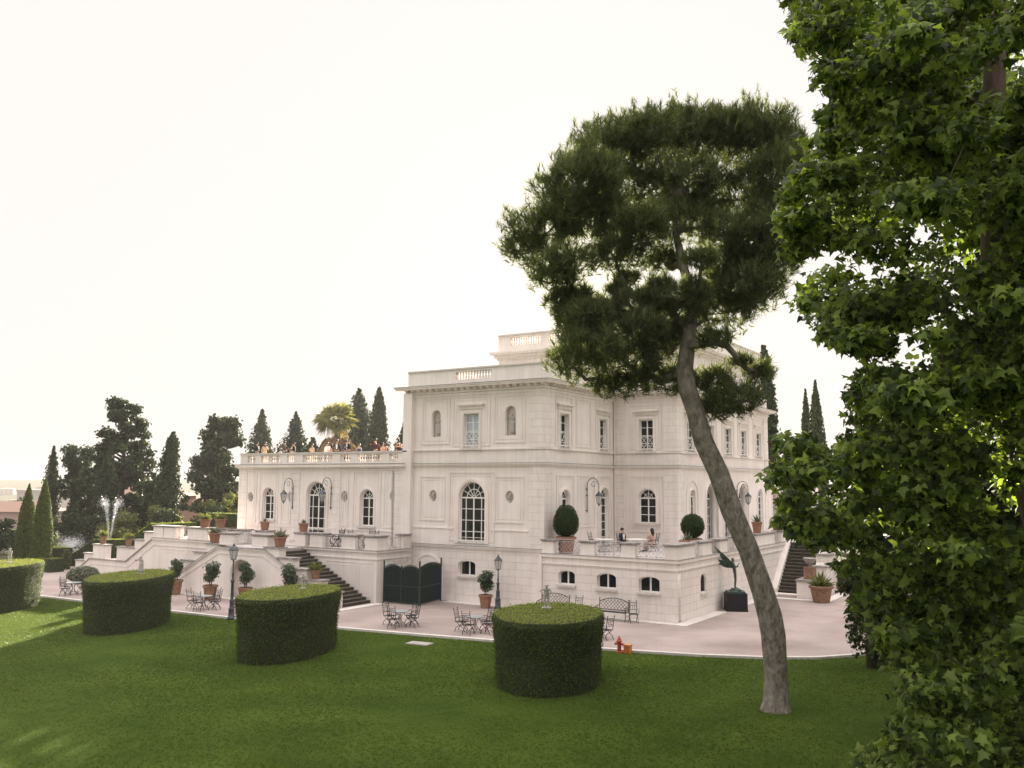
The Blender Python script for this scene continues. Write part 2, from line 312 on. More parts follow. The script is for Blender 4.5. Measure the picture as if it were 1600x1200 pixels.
for i in range(len(kk)-1): cf.append((2*i, 2*i+2, 2*i+3, 2*i+1))
cm = MB(); cm.add(cv, cf); setp(cm.build('courtyard', M['court']), kind='structure')
# kerb: real step of pale stone along the court edge
def offs(P, d):
    o = []
    for i, p in enumerate(P):
        a = Vector(P[max(i-1, 0)]); b = Vector(P[min(i+1, len(P)-1)]); t = (b-a).normalized(); o.append((p[0]-t.y*d, p[1]+t.x*d))
    return o
kA, kB = offs(KERB[2:], -.03), offs(KERB[2:], .2)
kv = []; kf = []
for a, b in zip(kA, kB): kv += [(a[0], a[1], -.05), (a[0], a[1], .10), (b[0], b[1], .10), (b[0], b[1], -.05)]
for i in range(len(kA)-1):
    o = 4*i
    for k in range(3): kf.append((o+k, o+4+k, o+5+k, o+k+1))
kb = MB(); kb.add(kv, kf); setp(kb.build('kerb', M['stone']), kind='structure')
# pale stone gutter strips along the foot of the walls
gs = MB()
for (x0, x1, y0, y1) in [(-6.6, -.01, -.75, -.015), (0, 8.23, -1.15, -.40), (8.26, 8.95, -1.15, 5.0), (8.26, 8.95, 7.2, 15.6), (-9.46, -8.8, -7.5, -3.45), (-13, -9.47, -7.5, -6.85), (-26.5, -14, -7.3, -6.65), (8.4, 12.6, 12.7, 13.3), (12.0, 12.6, 13.31, 18)]:
    gs.box(x0, x1, y0, y1, -.02, .03)
setp(gs.build('path', M['stone']), kind='structure')

# ---------------------------------------------------------------- wall, window and balustrade builders
def outline(cx, hw, z0, z1, rise=0, g=0, gb=None, n=14):
    gb = g if gb is None else gb
    p = [(cx-hw-g, z0-gb), (cx+hw+g, z0-gb)]
    if rise <= 0: return p + [(cx+hw+g, z1+g), (cx-hw-g, z1+g)]
    zs = z1-rise
    return p + [(cx+(hw+g)*math.cos(math.pi*k/n), zs+(rise+g)*math.sin(math.pi*k/n)) for k in range(n+1)]
def ellipse(cx, cz, a, b, n=24): return [(cx+a*math.cos(2*math.pi*k/n), cz+b*math.sin(2*math.pi*k/n)) for k in range(n)]
def wall(name, xf, outer, holes, t, m, parent):
    cu = bpy.data.curves.new('tmp', 'CURVE'); cu.dimensions = '2D'; cu.fill_mode = 'BOTH'; cu.extrude = t/2
    for pl in [outer]+holes:
        s = cu.splines.new('POLY'); s.points.add(len(pl)-1); s.use_cyclic_u = True
        for q, p in zip(s.points, pl): q.co = (p[0], p[1], 0, 1)
    to = bpy.data.objects.new('tmp', cu); COL.objects.link(to)
    dg = bpy.context.evaluated_depsgraph_get(); me = bpy.data.meshes.new_from_object(to.evaluated_get(dg))
    bpy.data.objects.remove(to); bpy.data.curves.remove(cu)
    for v in me.vertices: v.co = xf((v.co.x, v.co.z-t/2, v.co.y))
    me.name = name
    bm = bmesh.new(); bm.from_mesh(me); bmesh.ops.remove_doubles(bm, verts=bm.verts, dist=1e-5); bmesh.ops.recalc_face_normals(bm, faces=bm.faces); bm.to_mesh(me); bm.free()
    return link(name, me, m, parent)
def window(root, xf, cx, hw, z0, z1, rise=0, rec=.2, cols=2, rows=2, sur=.18, sill=True, rail=False, pane='pane', curtain=None, hood=False, name='window', side=0, fan=True, shut=False):
    """frame with glazing bars; children: pane, surround, sill, hood, railing, curtain"""
    f = MB(xf); zs = z1-rise; d0, d1 = -rec-.07, -rec
    f.strip(outline(cx, hw, z0, z1, rise), outline(cx, hw, z0, z1, rise, -.065), d0, d1)
    ht = zs if rise > 0 else z1
    if rise > 0 and fan: f.box(cx-hw+.05, cx+hw-.05, d0+.01, d1+.015, zs-.045, zs+.045)
    x0, x1 = cx-hw+.06, cx+hw-.06
    xs = [x0+(x1-x0)*k/cols for k in range(1, cols)]
    if side: xs = [x0+side, x1-side] + [cx]
    top = ht-(.04 if rise > 0 else .06)
    if rise > 0 and not fan: top = z1-.06
    for x in xs:
        wd = .045 if abs(x-cx) < 1e-3 else .028; f.box(x-wd, x+wd, d0+.015, d1-.005, z0+.06, top)
    for k in range(1, rows): z = z0+(ht-z0)*k/rows; f.box(x0, x1, d0+.022, d1-.012, z-.02, z+.02)
    if rise > 0 and fan:
        for a in ((30, 60, 90, 120, 150) if hw > .75 else (45, 90, 135)):
            c, s = math.cos(R(a)), math.sin(R(a)); nx, nz = -s*.02, c*.02
            f.poly([(cx+.1*hw*c+nx, zs+.1*rise*s+nz), (cx+(hw-.05)*c+nx, zs+(rise-.05)*s+nz), (cx+(hw-.05)*c-nx, zs+(rise-.05)*s-nz), (cx+.1*hw*c-nx, zs+.1*rise*s-nz)], d0+.02, d1-.01)
        q = .55 if hw > .75 else .5
        A = [(cx+hw*(q-.03)*math.cos(R(a)), zs+rise*(q-.03)*math.sin(R(a))) for a in range(0, 181, 15)]
        B = [(cx+hw*(q+.02)*math.cos(R(a)), zs+rise*(q+.02)*math.sin(R(a))) for a in range(0, 181, 15)]
        f.strip(A, B, d0+.025, d1-.014, False)
    W = f.build(name, M['white'], root)
    p = MB(xf); p.poly(outline(cx, hw, z0, z1, rise, -.03), d0+.03, d0+.04); p.build('pane', M[pane], W)
    if sur:
        s = MB(xf); s.strip(outline(cx, hw, z0, z1, rise, .01, 0), outline(cx, hw, z0, z1, rise, sur, 0), 0, .055)
        s.strip(outline(cx, hw, z0, z1, rise, sur*.35, 0), outline(cx, hw, z0, z1, rise, sur*.65, 0), .054, .075); s.build('surround', M['trim'], W)
    if sill: s = MB(xf); s.box(cx-hw-sur-.06, cx+hw+sur+.06, -rec, .13, z0-.12, z0-.003); s.build('sill', M['stone'], W)
    if hood:
        h = MB(xf); h.box(cx-hw-.32, cx+hw+.32, 0, .07, z1+.30, z1+.46); h.box(cx-hw-.36, cx+hw+.36, 0, .17, z1+.46, z1+.53); h.box(cx-hw-.42, cx+hw+.42, 0, .24, z1+.53, z1+.585); h.build('hood', M['trim'], W)
    if rail:
        r = MB(xf); za, zb = z0+.06, z0+(z1-z0)*.46; zm = (za+zb)/2
        for (a, b) in ((x0, cx), (cx, x1)):
            for (c, d) in ((za, zm), (zm, zb)):
                r.tube([(a+.03, -rec+.06, c), (b-.03, -rec+.06, d)], .018, 4); r.tube([(a+.03, -rec+.06, d), (b-.03, -rec+.06, c)], .018, 4)
        for z in (za, zm, zb): r.tube([(x0, -rec+.06, z), (x1, -rec+.06, z)], .02, 4)
        r.build('railing', M['white'], W)
    if curtain:
        c = MB(xf)
        for (a, b) in curtain:
            n = 8; pts = [(a+(b-a)*k/n, -rec-.32+.05*(k % 2)) for k in range(n+1)]
            for (u, v), (u2, v2) in zip(pts, pts[1:]): c.add([(u, v, z0+.05), (u2, v2, z0+.05), (u2, v2, z1-.1), (u, v, z1-.1)], [(0, 1, 2, 3)])
        c.build('curtain', M['curtain'], W)
    return W
def bal_mesh(h):
    m = MB(); k = h
    m.box(-.075, .075, -.075, .075, 0, .06*k); m.lathe([(.045, .06*k), (.07, .12*k), (.078, .28*k), (.035, .50*k), (.04, .52*k), (.075, .72*k), (.068, .86*k), (.045, .94*k)], n=8); m.box(-.075, .075, -.075, .075, .94*k, k)
    return m.mesh('baluster', True)
def parapet(root, xf, u0, u1, z0, z1, ops, oz, t=.3, name='balustrade', capo=.07, caph=.09):
    p = MB(xf); us = [u0]+[x for o in ops for x in o]+[u1]
    for i in range(0, len(us), 2): p.box(us[i], us[i+1], -t, 0, z0, z1-caph)
    for a, b in ops: p.box(a, b, -t, 0, z0, oz[0]); p.box(a, b, -t, 0, oz[1], z1-caph)
    P = p.build(name, M['trim'], root)
    c = MB(xf); c.box(u0-.02, u1+.02, -t-capo, capo, z1-caph, z1); c.build('coping', M['stone'], P)
    me = bal_mesh(oz[1]-oz[0]); me.materials.append(M['trim'])
    for a, b in ops:
        n = max(2, round((b-a)/.205))
        for k in range(n):
            u = a+(b-a)*(k+.5)/n; link('baluster', me, None, P, loc=xf((u, -t/2, oz[0])))
    return P
def panel(mb, u0, u1, v0, v1, wd=.09, o=.035):
    mb.strip([(u0, v0), (u1, v0), (u1, v1), (u0, v1)], [(u0+wd, v0+wd), (u1-wd, v0+wd), (u1-wd, v1-wd), (u0+wd, v1-wd)], 0, o)
    mb.strip([(u0+.22, v0+.22), (u1-.22, v0+.22), (u1-.22, v1-.22), (u0+.22, v1-.22)], [(u0+.25, v0+.25), (u1-.25, v0+.25), (u1-.25, v1-.25), (u0+.25, v1-.25)], 0, o*.5)

# ---------------------------------------------------------------- the villa
V = thing('villa', 'cream white classical villa with tall block, low wing, cornices and arched windows', 'villa')
EY, EX, GY = 9.06, 4.43, 28.2
WX0, WX1, WY = -25.44, -9.9, -.27
F0, F1, FW, S0, S1 = wf(0), wf(EY), wf(WY), ws(0), ws(EX)
H = 12.72
o_big = (-5.05, .95, 3.5, 7.15, .95)
niches = [(-7.85, .36, 9.93, 11.6, .36), (-2.33, .38, 9.9, 11.66, .38)]
oc = [(-8.02, 6.28), (-2.36, 6.28)]
bas = (-5.37, .64, 1.55, 2.45, .22)
wall('wall', F0, [(-10.2, 0), (0, 0), (0, H), (-10.2, H)], [outline(-5.15, .55, 9.19, 11.28), outline(*o_big), outline(*bas)]+[outline(*n) for n in niches]+[ellipse(x, z, .3, .36) for x, z in oc], .45, M['wall'], V)
s_up = [(2.32, .54), (7.45, .54)]; s_lo = [(2.45, .52), (7.58, .60)]
wall('wall', S0, [(0, 0), (EY, 0), (EY, H), (0, H)], [outline(c, h, 9.17, 11.23) for c, h in s_up]+[outline(2.45, .52, 3.2, 6.7, .52), outline(7.58, .60, 3.16, 6.8, .60)], .45, M['wall'], V)
wall('wall', F1, [(0, 0), (EX, 0), (EX, H), (0, H)], [outline(2.31, .48, 9.19, 11.25), outline(2.34, .59, 4.6, 6.78, .59)], .45, M['wall'], V)
r_up = [11.35, 15.0, 18.6, 22.05, 25.7]
wall('wall', S1, [(EY, 0), (GY, 0), (GY, H), (EY, H)], [outline(c, .62, 9.2, 11.15) for c in r_up]+[outline(11.5, .42, 4.4, 6.72, .42), outline(15.15, 1.15, 3.16, 7.2, 1.15), outline(18.6, 1.1, 3.16, 7.1, 1.1), outline(21.7, 1.1, 3.16, 7.1, 1.1), outline(25.8, .6, 3.16, 6.75, .6)], .6, M['wall'], V)
wall('wall', S1, [(GY, 0), (44, 0), (44, 8.1), (GY, 8.1)], [outline(30.0, 1.0, 3.16, 6.9, 1.0), outline(34, 1.0, 3.16, 6.9, 1.0)], .6, M['wall'], V)
wins = [(-22.35, .55, 4.45, 6.66, .55), (-17.72, .9, 3.1, 7.1, .9), (-13.17, .56, 4.28, 6.62, .56)]
woc = [(-24.25, 6.0), (-20.22, 6.05), (-15.18, 6.15), (-11.0, 6.2)]
wall('wall', FW, [(WX0, 0), (WX1, 0), (WX1, 8.1), (WX0, 8.1)], [outline(*q) for q in wins]+[ellipse(x, z, .3, .36) for x, z in woc], .4, M['wall'], V)
# closing walls, floors and roofs out of sight of the front
cl = MB(); cl.box(-10.2, -9.85, 0.46, 27.6, 0, H-.01); cl.box(-10.2, EX-.61, 27.61, GY, 0, H-.01); cl.box(WX0, WX0+.35, WY+.41, 12, 0, 8.09); cl.box(WX0+.36, -10.21, 11.6, 12, 0, 8.09); cl.box(-5, EX-.61, 43.6, 44, 0, 8.09); cl.box(-5, -4.6, GY+.01, 43.59, 0, 8.09)
cl.build('wall', M['wall'], V)
rf = MB(); rf.box(-10.15, -.46, .46, EY, H-.3, H-.02); rf.box(-10.15, EX-.62, EY+.47, 27.6, H-.3, H-.02); rf.box(WX0+.02, -10.21, WY+.02, 11.9, 8.0, 8.27); rf.box(-4.9, EX-.02, GY+.02, 43.9, 8.0, 8.2); rf.box(-9.8, -.5, .5, EY, 7.9, 8.0); rf.box(-9.8, 3.8, EY+.5, 27, 7.9, 8.0)
rf.box(-9.8, -.5, .5, 27, 2.6, 2.8)
rf.build('roof', M['lead'], V)
# backs of niches and portrait roundels
for c, h, z0, z1, r_ in niches: rec = MB(F0); rec.poly(outline(c, h+.1, z0-.1, z1+.1, r_), -.48, -.38); rec.build('niche_back', M['panel'], V)
for xf_, lst in ((F0, oc), (FW, woc)):
    for x, z in lst: rec = MB(xf_); rec.poly(ellipse(x, z, .42, .48), -.34, -.24); rec.build('niche_back', M['panel'], V)
# ashlar facing: basement and corner quoins, proud of the render
q = MB(F0); q.strip([(-9.55, .02), (.03, .02), (.03, 3.16), (-9.55, 3.16)], [(-9.5, .07), (-.02, .07), (-.02, 3.1), (-9.5, 3.1)], 0, .03)
holeb = outline(bas[0], bas[1], bas[2], bas[3], bas[4], .0)
wall('ashlar_base', wf(-.03), [(-9.5, .0), (.03, .0), (.03, 3.17), (-9.5, 3.17)], [holeb], .028, M['ashlar'], V)
def quoin(xf, u0, u1, z0, z1, o=.04): b = MB(xf); b.box(u0, u1, .002, o, z0, z1); b.build('quoin', M['quoin'], V)
for z0, z1 in ((3.34, 8.1), (9.18, 12.7), (8.28, 9.05)):
    quoin(F0, -1.0, .04, z0, z1); quoin(S0, .0, 1.05, z0, z1); quoin(F1, .05, .75, z0, z1); quoin(F1, EX-.95, EX+.04, z0, z1); quoin(S1, EY, EY+1.0, z0, z1); quoin(S1, GY-1.0, GY, z0, z1)
quoin(FW, WX0-.03, WX0+.85, 3.1, 8.05); quoin(FW, WX1-.95, WX1-.05, 3.1, 8.05); quoin(FW, -20.05, -19.3, 3.1, 8.05); quoin(FW, -16.25, -15.55, 3.1, 8.05)
pil = MB(); pil.box(-10.23, -9.55, -.34, -.002, 0, H); pil.build('pilaster', M['wall'], V)
# raised panel mouldings
pm = MB(F0)
for a in [(-8.95, -6.75, 9.45, 12.35), (-6.55, -3.75, 9.3, 12.35), (-3.5, -1.25, 9.45, 12.3), (-9.0, -7.05, 4.75, 7.5), (-3.4, -1.35, 4.75, 7.5), (-6.75, -3.4, 3.6, 7.75)]: panel(pm, *a)
pm.build('wall_panels', M['panel'], V)
pm = MB(S0)
for a in [(1.3, 3.35, 9.3, 12.3), (3.8, 5.8, 9.3, 12.3), (6.4, 8.5, 9.3, 12.3), (1.4, 3.6, 3.5, 7.6), (3.95, 6.3, 4.4, 7.6), (6.6, 8.7, 3.5, 7.6)]: panel(pm, *a)
pm.build('wall_panels', M['panel'], V)
pm = MB(F1)
for a in [(1.1, 3.4, 9.3, 12.2), (1.1, 3.45, 4.0, 7.6)]: panel(pm, *a)
pm.build('wall_panels', M['panel'], V)
pm = MB(S1)
for c in r_up: panel(pm, c-1.3, c+1.3, 9.3, 12.2)
pm.strip(outline(11.5, .95, 3.5, 7.3, .95), outline(11.5, 1.05, 3.4, 7.4, 1.05), 0, .04); pm.build('wall_panels', M['panel'], V)
pm = MB(FW)
for a in [(-24.9, -23.6, 4.2, 7.75), (-23.3, -21.4, 4.0, 7.75), (-21.1, -20.1, 4.2, 7.75), (-15.5, -14.8, 4.2, 7.75), (-14.4, -12.0, 4.0, 7.75), (-11.75, -10.9, 4.2, 7.75)]: panel(pm, *a, wd=.07)
pm.box(WX0, WX1, 0, .05, 3.95, 4.05); pm.box(WX0, WX1, 0, .06, 7.85, 7.93); pm.build('wall_panels', M['panel'], V)
for a, b_ in ((-9.5, -6.4), (-3.7, -1.02)): pm = MB(F0); pm.box(a, b_, 0, .045, 4.3, 4.38); pm.build('string_course', M['trim'], V)
def run(mb, z0, z1, o, k=0): 
    mb.box(-10.2-o, o, -o, -.001, z0, z1, k); mb.box(.001, o, 0, EY-o, z0, z1, k); mb.box(.001, EX+o, EY-o, EY-.001, z0, z1, k); mb.box(EX+.001, EX+o, EY, GY+o*.9, z0, z1, k)
sc1 = MB(); run(sc1, 8.10, 8.20, .10); run(sc1, 8.20, 8.27, .17); run(sc1, 9.07, 9.15, .09); sc1.box(-9.5, .09, -.12, -.031, 3.175, 3.27); sc1.box(-9.5, .13, -.17, -.031, 3.27, 3.33); sc1.box(EX+.001, EX+.15, GY+.16, 44, 8.1, 8.27)
sc1.build('string_course', M['trim'], V)
ld = MB(); run(ld, 8.272, 8.295, .19); ld.box(-9.5, .15, -.19, -.031, 3.332, 3.35); ld.box(WX0-.3, WX1-.05, WY-.31, WY-.001, 8.285, 8.31); ld.build('flashing', M['lead'], V)
cn = MB(); run(cn, H+.001, H+.189, .09); run(cn, H-.28, H-.12, .06); run(cn, H-.1, H+.0, .14); run(cn, H+.19, H+.30, .56); run(cn, H+.30, H+.37, .62)
def mods(y, x0, x1, xf):
    n = int((x1-x0)/.46); 
    mb = MB(xf)
    for k in range(n+1):
        u = x0+(x1-x0)*k/n; mb.add([(u-.08, .0, H), (u+.08, .0, H), (u+.08, .42, H+.09), (u-.08, .42, H+.09), (u-.08, .0, H+.19), (u+.08, .0, H+.19), (u+.08, .42, H+.19), (u-.08, .42, H+.19)], [(0,3,2,1),(4,5,6,7),(0,1,5,4),(1,2,6,5),(2,3,7,6),(3,0,4,7)])
    cn.v, cn.f, cn.m = cn.v+[xf(v) for v in mb.v], cn.f+[tuple(i+len(cn.v) for i in f) for f in mb.f], cn.m+mb.m
mods(0, -10, .1, F0); mods(0, .6, 8.3, S0); mods(0, .7, EX+.2, F1); mods(0, EY+.3, GY-.2, S1)
cn.build('cornice', M['trim'], V)
lc = MB(); run(lc, H+.372, H+.395, .65); lc.build('flashing', M['lead'], V)
wc = MB(); wc.box(WX0-.12, WX1-.04, WY-.12, WY-.001, 8.0, 8.1); wc.box(WX0-.25, WX1-.04, WY-.27, WY-.001, 8.1, 8.283); wc.build('cornice', M['trim'], V)
# parapets with balusters
parapet(V, F0, -10.15, 0, H+.35, 14.15, [(-6.4, -3.7)], (13.42, 13.92))
parapet(V, S0, .31, EY-.02, H+.35, 14.15, [], (13.4, 13.9)); parapet(V, F1, .02, EX, H+.35, 14.15, [], (13.4, 13.9)); parapet(V, S1, EY+.31, GY, H+.35, 14.0, [], (13.4, 13.9))
parapet(V, FW, WX0, WX1-.02, 8.31, 9.1, [(-24.68, -23.87), (-23.28, -21.33), (-20.69, -19.94), (-19.13, -16.31), (-15.62, -14.7), (-14.13, -11.98), (-11.39, -10.65)], (8.42, 8.92))
# attic storey set back over the main block
at = MB(); at.box(-9.4, 4.1, 9.35, 27.8, H, 16.3); at.build('attic', M['wall'], V)
ac = MB()
for z0, z1, o in ((14.9, 15.0, .05), (15.95, 16.1, .1), (16.1, 16.3, .25), (16.3, 16.42, .45), (16.42, 16.55, .5)): ac.box(-9.4-o, 4.1+o, 9.35-o, 27.8+o, z0, z1-.001)
ac.build('cornice', M['trim'], V)
parapet(V, wf(9.3), -9.4, 4.1, 16.55, 17.8, [(-8.4, -5.75), (-5.2, -4.1), (-3.6, -1.0), (-.5, .6), (1.1, 3.5)], (16.95, 17.55), capo=.09)
parapet(V, ws(4.1), 9.62, 27.8, 16.55, 17.8, [], (16.95, 17.55), capo=.09)
# windows
window(V, F0, -5.15, .55, 9.19, 11.28, rows=4, rail=True, hood=True, pane='skypane')
window(V, F0, *o_big[:4], rise=.95, rows=4, cols=4, side=.32, sur=.3, sill=False, curtain=[(-5.95, -5.6), (-4.5, -4.12)])
window(V, F0, *bas[:4], rise=.22, rec=.3, rows=1, cols=2, sur=0, sill=True, pane='bpane', fan=False)
for c, h in s_up: window(V, S0, c, h, 9.17, 11.23, rows=4, rail=True, hood=True)
window(V, S0, 2.45, .52, 3.2, 6.7, rise=.52, rows=5); window(V, S0, 7.58, .6, 3.16, 6.8, rise=.6, rows=6, sill=False, name='french_window')
window(V, F1, 2.31, .48, 9.19, 11.25, rows=4, rail=True, hood=True); window(V, F1, 2.34, .59, 4.6, 6.78, rise=.59, rows=3, sur=.24)
for c in r_up: window(V, S1, c, .62, 9.2, 11.15, rec=.1, rows=4, rail=True, hood=True)
window(V, S1, 11.5, .42, 4.4, 6.72, rise=.42, rec=.1, rows=3, sur=.12)
for c, z in ((15.15, 7.2), (18.6, 7.1), (21.7, 7.1)): window(V, S1, c, 1.1, 3.16, z, rise=1.1, rec=.52, rows=5, cols=4, side=.4, sur=.25, sill=False, name='french_window')
window(V, S1, 25.8, .6, 3.16, 6.75, rise=.6, rec=.12, rows=6, sur=.15, sill=False, name='french_window'); window(V, S1, 30, 1.0, 3.16, 6.9, rise=1.0, rec=.5, rows=5, sur=.2, sill=False, name='french_window'); window(V, S1, 34, 1.0, 3.16, 6.9, rise=1.0, rec=.5, rows=5, sur=.2, sill=False, name='french_window')
for i, qq in enumerate(wins):
    c, h, z0, z1, r_ = qq
    if i == 1: window(V, FW, c, h, z0, z1, rise=r_, rec=.24, rows=4, cols=4, side=.3, sur=.22, sill=False, name='french_window')
    else: window(V, FW, c, h, z0, z1, rise=r_, rows=3, sur=.15, curtain=[(c-h+.1, c-.1), (c+.12, c+h-.1)] if i == 2 else None)
# pipes
for nm, pts in (('drainpipe', [(0.1, EY-.1, 12.6), (.1, EY-.1, 3.2)]), ('drainpipe', [(-11.05, WY-.06, 7.8), (-10.98, WY-.06, 7.7), (-10.98, WY-.06, 3.1)]), ('drainpipe', [(.02, -.46, 3.15), (.1, -.46, 2.9), (.1, -.46, .02)])):
    p = MB(); p.tube(pts, .05, 7); p.build(nm, M['trim'] if pts[0][2] > 12 or pts[0][2] < 4 else M['palerail'], V)
bt = MB(); bt.add([(-.45, -.05, 0), (.04, -.05, 0), (.04, -.42, 0), (-.45, -.42, 0), (-.1, -.05, 3.1), (.04, -.05, 3.1), (.04, -.36, 3.1), (-.1, -.36, 3.1)], [(0,3,2,1),(4,5,6,7),(0,1,5,4),(1,2,6,5),(2,3,7,6),(3,0,4,7)]); bt.build('buttress', M['wall'], V)
# ---------------------------------------------------------------- terraces and stairs
def capbox(mb, x0, x1, y0, y1, z0, z1, mat=0):
    mb.box(x0, x1, y0, y1, z0, z0+.05, mat); mb.box(x0-.05, x1+.05, y0-.05, y1+.05, z0+.05, z1, mat)
def pier(root, x0, x1, y0, y1, z0, z1, m='wall'):
    p = MB(); p.box(x0, x1, y0, y1, z0, z1-.13); p.box(x0-.03, x1+.03, y0-.03, y1+.03, z0+.001, z0+.09)
    P = p.build('pier', M[m], root); c = MB(); capbox(c, x0-.04, x1+.04, y0-.04, y1+.04, z1-.13, z1); c.build('cap', M['cap'], P); return P
def railing(root, a, b, z0=3.14, h=.82, m='palerail', name='railing'):
    """iron railing of crossed bars with a lozenge in each bay between two points"""
    a = Vector((a[0], a[1], 0)); b = Vector((b[0], b[1], 0)); d = b-a; n = max(1, round(d.length/.55)); r = MB()
    P = lambda t, z: a+d*t+Vector((0, 0, z0+z))
    for z in (.10, h-.12, h): r.tube([P(0, z), P(1, z)], .017, 4)
    for k in range(n+1): r.tube([P(k/n, .02), P(k/n, h)], .014, 4)
    for k in range(n):
        t0, t1 = k/n, (k+1)/n; tm = (t0+t1)/2; zm = (h-.02)/2
        r.tube([P(t0, .1), P(t1, h-.12)], .011, 4); r.tube([P(t1, .1), P(t0, h-.12)], .011, 4)
        r.tube([P(tm, .1), P(t0+.15/n, zm), P(tm, h-.12), P(t1-.15/n, zm), P(tm, .1)], .011, 4)
    return r.build(name, M[m], root)
# right-hand terrace
T = thing('terrace', 'raised cream terrace with three low arched windows in front of the two storey side wing', 'terrace', (8.23, -.37, 0))
T.location = (0, 0, 0); TX, TY, TZ = 8.23, -.37, 3.16
FT, ST = wf(TY), ws(TX)
bw = [(1.67, .53, 1.52, 2.30, .24), (4.13, .58, 1.47, 2.29, .25), (6.62, .60, 1.44, 2.27, .26)]
wall('wall', FT, [(.02, 0), (TX, 0), (TX, 3.0), (.02, 3.0)], [outline(*q) for q in bw], .4, M['ashlar'], T)
wall('wall', ST, [(TY+.401, 0), (19.4, 0), (19.4, 3.0), (TY+.401, 3.0)], [outline(3.27, .42, 1.2, 2.25, .42)], .4, M['ashlar'], T)
fl = MB(); fl.box(.01, TX-.41, TY+.41, EY-.01, 2.9, 3.13); fl.box(EX+.01, TX-.41, EY, 60, 2.9, 3.13); fl.box(TX-.4, 20, 19.41, 60, 2.9, 3.13); fl.build('paving', M['pave'], T)
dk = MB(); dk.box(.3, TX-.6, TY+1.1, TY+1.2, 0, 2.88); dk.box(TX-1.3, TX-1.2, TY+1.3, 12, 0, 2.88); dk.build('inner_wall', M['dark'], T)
cp = MB(); cp.box(-.02, TX+.10, TY-.10, TY+.42, 3.0, 3.16); cp.box(TX-.42, TX+.10, TY+.421, 19.4, 3.0, 3.16); cp.box(.02, TX+.06, TY-.06, TY-.001, 2.62, 2.7); cp.box(TX+.001, TX+.06, TY, 19.3, 2.62, 2.7); cp.build('coping', M['trim'], T)
cl2 = MB(); cl2.box(-.03, TX+.13, TY-.13, TY+.3, 3.161, 3.185); cl2.box(TX-.3, TX+.13, TY+.301, 19.4, 3.161, 3.185); cl2.build('flashing', M['cap'], T)
for qd in bw: window(T, FT, *qd[:4], rise=qd[4], rec=.22, rows=1, cols=2, sur=0, pane='bpane', fan=False)
window(T, ST, 3.27, .42, 1.2, 2.25, rise=.42, rec=.05, rows=1, cols=1, sur=0, pane='bpane', fan=False)
zb, zt = 3.186, 3.97
for a in [(.12, .85, -.40, .2), (2.56, 3.38, -.4, .15), (5.05, 5.83, -.4, .15), (7.55, 8.24, -.4, 2.0), (7.65, 8.24, 3.2, 4.6), (7.65, 8.24, 5.9, 7.2), (7.65, 8.24, 9.0, 10.2), (7.65, 8.24, 12.8, 16.6), (7.65, 8.24, 18.2, 19.4)]: pier(T, *a, zb, zt)
for a, b in [((.85, -.2), (2.56, -.2)), ((3.38, -.2), (5.05, -.2)), ((5.83, -.2), (7.55, -.2)), ((8.0, 2.0), (8.0, 3.2)), ((8.0, 4.6), (8.0, 5.9)), ((8.0, 7.2), (8.0, 9.0)), ((8.0, 10.2), (8.0, 12.8)), ((8.0, 16.6), (8.0, 18.2))]: railing(T, a, b, 3.16)
# far right staircase
S = thing('staircase', 'broad outdoor staircase with dark risers climbing to the terrace beyond the pine trunk', 'staircase', (0, 0, 0))
NS_, y0, y1, x0, x1 = 15, 15.9, 19.4, 8.62, 10.7
for k in range(NS_):
    s = MB(); za, zb2 = 3.13*k/NS_, 3.13*(k+1)/NS_; ya = y0+(y1-y0)*k/NS_
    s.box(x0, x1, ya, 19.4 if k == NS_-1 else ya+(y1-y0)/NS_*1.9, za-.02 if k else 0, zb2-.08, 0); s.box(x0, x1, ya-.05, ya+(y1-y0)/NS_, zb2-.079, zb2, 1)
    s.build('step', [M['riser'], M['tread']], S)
for (xa, xb) in ((8.24, 8.61), (10.71, 11.3)):
    s = MB(); s.add([(x, y, z) for x in (xa, xb) for y, z in ((15.6, 0), (19.4, 0), (19.4, 3.5), (15.6, .3))], [(0, 1, 2, 3), (7, 6, 5, 4), (0, 4, 5, 1), (1, 5, 6, 2), (2, 6, 7, 3), (3, 7, 4, 0)]); s.build('side_wall', M['wall'], S)
s = MB(); 
for k in range(4): s.box(10.68, 11.6, 15.7+k*.95, 16.55+k*.95, .0, 1.0+k*.72)
s.build('side_wall', M['wall'], S)
for k in range(4): c = MB(); c.box(10.62, 11.68, 15.62+k*.95, 16.62+k*.95, 1.001+k*.72, 1.1+k*.72); c.build('cap', M['cap'], S)
p = MB(); p.box(10.45, 11.85, 13.6, 15.58, 0, 1.05); p.box(8.6, 10.44, 14.9, 15.58, -.02, .06); P_ = p.build('plinth', M['wall'], S); c = MB(); c.box(10.38, 11.92, 13.53, 15.61, 1.051, 1.17); c.build('cap', M['cap'], P_)
# left terrace in front of the wing
T2 = thing('terrace', 'long raised terrace with stone piers and iron railings in front of the low wing', 'terrace', (0, 0, 0))
LY = -3.4; FL = wf(LY)
w2 = MB(); w2.box(-30.7, -9.5, LY, LY+.4, 0, 2.9); w2.box(-9.9, -9.5, LY+.401, -.36, 0, 2.9); w2.build('wall', M['wall'], T2)
fl = MB(); fl.box(-30.7, -9.9, LY+.401, WY-.01, 2.7, 3.0); fl.box(-30.7, WX0-.01, WY, 14, 2.6, 2.99); fl.build('paving', M['pave'], T2)
cp = MB(); cp.box(-30.75, -9.4, LY-.1, LY+.42, 2.9, 3.02); cp.box(-9.92, -9.4, LY+.421, -.36, 2.9, 3.02); cp.box(-30.7, -9.45, LY-.05, LY-.001, 2.5, 2.57); cp.box(-9.499, -9.45, LY, -.36, 2.5, 2.57); panel(cp, 0, 0, 0, 0) if 0 else None
cp.build('coping', M['trim'], T2)
